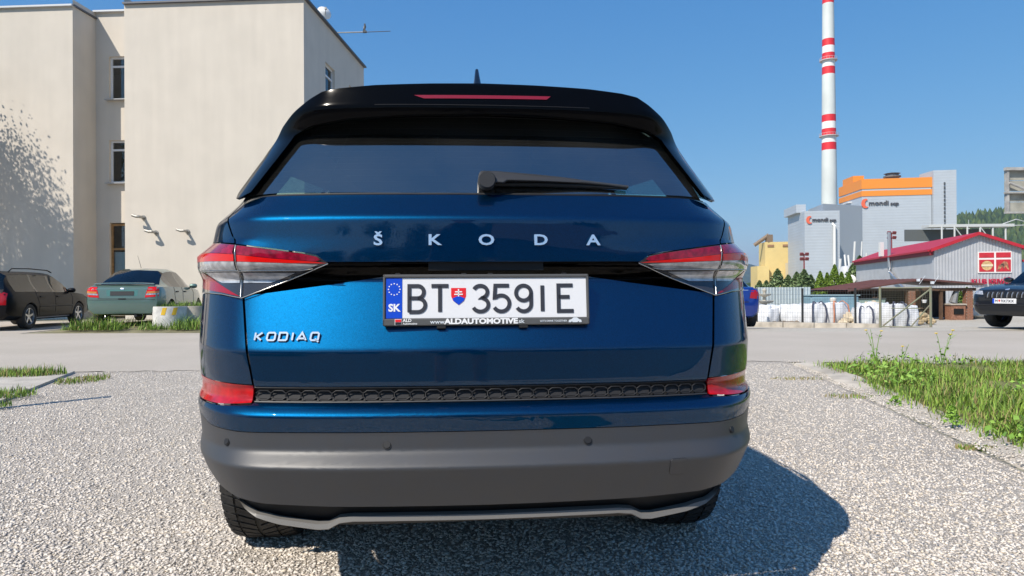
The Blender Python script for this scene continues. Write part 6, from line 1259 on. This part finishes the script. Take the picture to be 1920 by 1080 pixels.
foliage('crown', P, .06, [mat('leaf_green', (.07, .13, .025), .7), mat('leaf_dark', (.04, .08, .02), .7)], t)
b = MB(); b.tube([(0, 0, 0), (0, 0, 1.15)], .045, 10); b.lathe([(0, 1.17), (.05, 1.15), (.05, 1.12)], (0, 0, 0), 10); o = b.obj('steel_post', PIPE, None, 40); o.location = (-4.38, 5.42, 0); tag(o, 'short steel post standing by the concrete slab left of the picture', 'post')
# trees and a shed beyond the car park behind the camera
for k in range(11):
    o = copy_tree(t); o.location = (-44+k*8.6+(k*37 % 5)*.7, -46-(k*53 % 7)*1.6, -.2); o.rotation_euler = (0, 0, k*1.3); o.scale = (1.5, 1.5, .82+.04*(k % 4)); o['label'] = '%s broadleaf tree of the row beyond the parked cars behind the photographer' % ('first', 'second', 'third', 'fourth', 'fifth', 'sixth', 'seventh', 'eighth', 'ninth', 'tenth', 'last')[k]; o['group'] = 'trees beyond the car park'
t = empty('storage_shed', (14, -30, 0), R(12)); tag(t, 'long grey storage shed beyond the parked cars behind the photographer', 'building'); b = MB(); b.box((0, 0, 2.2), (18, 7, 4.4)); b.obj('wall', mat('dull_grey_wall', (.20, .20, .21), .8, var=.2, scale=.6), t)
b = MB(); b.add([(-9.3, -3.8, 4.35), (9.3, -3.8, 4.35), (9.3, 0, 5.6), (-9.3, 0, 5.6), (9.3, 3.8, 4.35), (-9.3, 3.8, 4.35)], [(0, 1, 2, 3), (3, 2, 4, 5), (1, 4, 2), (0, 3, 5)]); b.obj('roof', mat('dark_shed_roof', (.07, .06, .06), .7), t)
for k in range(4): b = MB(); b.box((-6+k*4, 3.52, 1.6), (2.6, .08, 3.0)); b.obj('door', mat('shed_door', (.10, .12, .15), .6), t)
# banner, sign and parked cars behind the camera (seen only as reflections)
t = empty('purple_banner', (-5.3, -4.6, 0), R(146)); tag(t, 'purple advertising banner on a frame behind the photographer', 'banner'); b = MB(); b.box((0, 0, 1.35), (3.0, .03, 1.7)); b.obj('sheet', mat('purple_print', (.10, .008, .05), .5), t)
text_obj('lettering', 'Cofidis', .62, .003, M['light_grey'], t, frame((0, -.022, 1.45), (1, 0, 0), UP)); text_obj('lettering', 'Cofidis', .62, .003, M['light_grey'], t, frame((0, .022, 1.45), (-1, 0, 0), UP))
for x in (-1.4, 1.4): b = MB(); b.tube([(x, .03, 0), (x, .03, 2.2)], .03, 8); b.obj('post', PIPE, t)
t = empty('notice_board', (5.6, -5.2, 0), R(-140)); tag(t, 'white notice board on two legs behind the photographer', 'sign'); b = MB(); b.box((0, 0, 1.5), (.8, .03, 1.6)); b.obj('board', M['light_grey'], t)
for k in range(5): b = MB(); b.box((0, 0, 2.1-k*.22), (.55-.06*(k % 3), .036, .045)); b.obj('text_line', M['plate_ink'], t)
for x in (-.35, .35): b = MB(); b.tube([(x, .0, 0), (x, .0, .75)], .025, 8); b.obj('leg', PIPE, t)
LOT = 'cars parked behind the photographer'
for src, (x, y, a, nm) in zip(('saloon_car', 'black_suv', 'estate_car', 'black_suv', 'saloon_car', 'estate_car', 'black_suv'), ((-9.5, -8.5, 178, 'outermost saloon in the row behind the photographer'), (-2.6, -9.2, 172, 'SUV in the row behind the photographer, left of centre'), (.6, -9.6, 180, 'estate car directly behind the photographer'), (3.6, -9.4, 185, 'SUV in the row behind the photographer, right of centre'), (6.6, -9.0, 186, 'saloon in the row behind the photographer, beside the notice board'), (9.8, -8.6, 190, 'estate car at the end of the row behind the photographer'), (-5.9, -9.2, 176, 'SUV behind the purple banner'))):
    o = copy_tree(bpy.data.objects[src]); o.location = (x, y, 0); o.rotation_euler = (0, 0, R(a)); o['label'] = nm; o['group'] = LOT; o.name = 'parked_car'
# the photographer, bent forward with the phone held low
def skinned(name, chain, mats, parent=None, sub=2):
    """chain: list of (key, parent key, xyz, radius)"""
    me = bpy.data.meshes.new(name); idx = {k: i for i, (k, *_ ) in enumerate(chain)}; me.from_pydata([c[2] for c in chain], [(idx[c[1]], idx[c[0]]) for c in chain if c[1]], [])
    o = bpy.data.objects.new(name, me); COL.objects.link(o); s = o.modifiers.new('skin', 'SKIN'); s.use_smooth_shade = True
    sv = me.skin_vertices[0].data
    for i, c in enumerate(chain): rr_ = c[3] if isinstance(c[3], tuple) else (c[3], c[3]); sv[i].radius = rr_; sv[i].use_root = (i == 0)
    u = o.modifiers.new('sub', 'SUBSURF'); u.levels = u.render_levels = sub
    dg = bpy.context.evaluated_depsgraph_get(); m2 = bpy.data.meshes.new_from_object(o.evaluated_get(dg)); bpy.data.objects.remove(o)
    for m in mats: m2.materials.append(m)
    m2.polygons.foreach_set('use_smooth', [True]*len(m2.polygons)); p = bpy.data.objects.new(name, m2); COL.objects.link(p); p.parent = parent; return p
SKN = mat('skin', (.42, .24, .17), .55); SHIRT = mat('dark_shirt', (.02, .025, .04), .85); SHORT = mat('dark_shorts', (.03, .03, .035), .85); SHOE = mat('shoe', (.05, .05, .05), .6); HAIR = mat('dark_hair', (.03, .02, .015), .7)
ch = [('pel', None, (0, -.72, .86), (.155, .12)), ('wst', 'pel', (0, -.66, 1.0), (.15, .11)), ('cst', 'wst', (0, -.52, 1.2), (.17, .12)), ('nkb', 'cst', (0, -.42, 1.36), (.10, .08)), ('nck', 'nkb', (0, -.37, 1.43), .055), ('hd0', 'nck', (0, -.31, 1.50), (.075, .085)), ('hd1', 'hd0', (0, -.28, 1.60), (.078, .095)), ('hd2', 'hd1', (0, -.27, 1.67), (.05, .06))]
for s, q in ((-1, 'l'), (1, 'r')):
    ch += [('hip'+q, 'pel', (s*.11, -.70, .80), .095), ('kne'+q, 'hip'+q, (s*.15, -.56, .47), .06), ('clf'+q, 'kne'+q, (s*.16, -.63, .32), .058), ('ank'+q, 'clf'+q, (s*.17, -.66, .09), .038), ('toe'+q, 'ank'+q, (s*.19, -.50, .04), .04),
           ('sho'+q, 'nkb', (s*.19, -.45, 1.32), .062), ('elb'+q, 'sho'+q, (s*.24, -.36, 1.06), .045), ('wri'+q, 'elb'+q, (s*.11, -.15, .97), .028), ('plm'+q, 'wri'+q, (s*.092, -.085, .965), (.022, .032))]
ps = empty('person', (.04, 0, 0)); tag(ps, 'person in dark shirt and shorts bending forward behind the camera with a phone', 'person')
body = skinned('body', ch, [SKN, SHIRT, SHORT, SHOE], ps); me = body.data
for pl in me.polygons:
    c = pl.center; arm = abs(c.x) > .13 and c.y > -.42 and c.z < 1.14 and c.z > .8
    pl.material_index = 3 if c.z < .085 else 2 if (.50 < c.z < .96 and c.y < -.5) else 1 if (c.z >= .96 and c.z < 1.42 and not arm and (abs(c.x) < .3) and c.y < -.3 and not (c.y > -.27)) else 0
for s in (-1, 1):
    for k in range(4): z = .99-.018*k; skinned('finger', [('a', None, (s*.088, -.075, z), .0095), ('b', 'a', (s*.088, -.045, z), .009), ('c', 'b', (s*.082, -.022-.002*k, z), .0085), ('d', 'c', (s*.068-s*.001*k, -.019, z), .008)], [SKN], body, 1)
    skinned('thumb', [('a', None, (s*.085, -.08, .955), .011), ('b', 'a', (s*.072, -.052, .95), .010), ('c', 'b', (s*.055, -.036, .958), .009)], [SKN], body, 1)
n = 2600; d = rng.normal(0, 1, (n, 3)); d /= np.linalg.norm(d, axis=1)[:, None]; d = d[(d[:, 2] > .1) | (d[:, 1] < -.35)]; v, f = leaves(np.array([0, -.285, 1.60])+d*np.array([.083, .10, .10]), .02); fast_mesh('hair', v, f, HAIR, body)
for s in (-1, 1): b = MB(); b.lathe([(0, -.012), (.012, 0), (0, .012)], (s*.032, -.195, 1.60), 8, 'Y'); b.obj('eye', M['plate_ink'], body); b = MB(); b.lathe([(0, -.01), (.03, 0), (0, .012)], (s*.082, -.285, 1.585), 8, 'X'); b.obj('ear', SKN, body)
b = MB(); b.tube([(0, -.195, 1.60), (0, -.172, 1.56), (0, -.19, 1.548)], [.008, .014, .010], 6); b.obj('nose', SKN, body, 50); b = MB(); b.tube([(-.025, -.205, 1.522), (0, -.198, 1.52), (.025, -.205, 1.522)], .005, 5); b.obj('mouth', MATS['red_reflector'] if 0 else SKN, body)
b = MB(); b.box((.04, -.030, .957), (.155, .008, .075)); o = b.obj('phone', M['gloss_black'], None); k = o.modifiers.new('bevel', 'BEVEL'); k.width = .003; k.segments = 2; tag(o, 'black phone held sideways in both hands of the photographer', 'phone')
# ---------------------------------------------------------------- air between here and the hills
hz = MB(); hz.box((0, 2400, 205), (8400, 13400, 414)); o = hz.obj('haze', None or mat('haze_dummy', (1, 1, 1))); hm_ = bpy.data.materials.new('haze_air'); hm_.use_nodes = True; nt = hm_.node_tree; nt.nodes.clear(); pvn = nt.nodes.new('ShaderNodeVolumePrincipled'); pvn.inputs['Color'].default_value = (.62, .76, .95, 1); pvn.inputs['Density'].default_value = .00012; pvn.inputs['Anisotropy'].default_value = .3
on = nt.nodes.new('ShaderNodeOutputMaterial'); nt.links.new(pvn.outputs[0], on.inputs['Volume']); o.data.materials.clear(); o.data.materials.append(hm_); tag(o, 'thin blue air haze between the camera and the far hills', 'haze', kind='stuff')
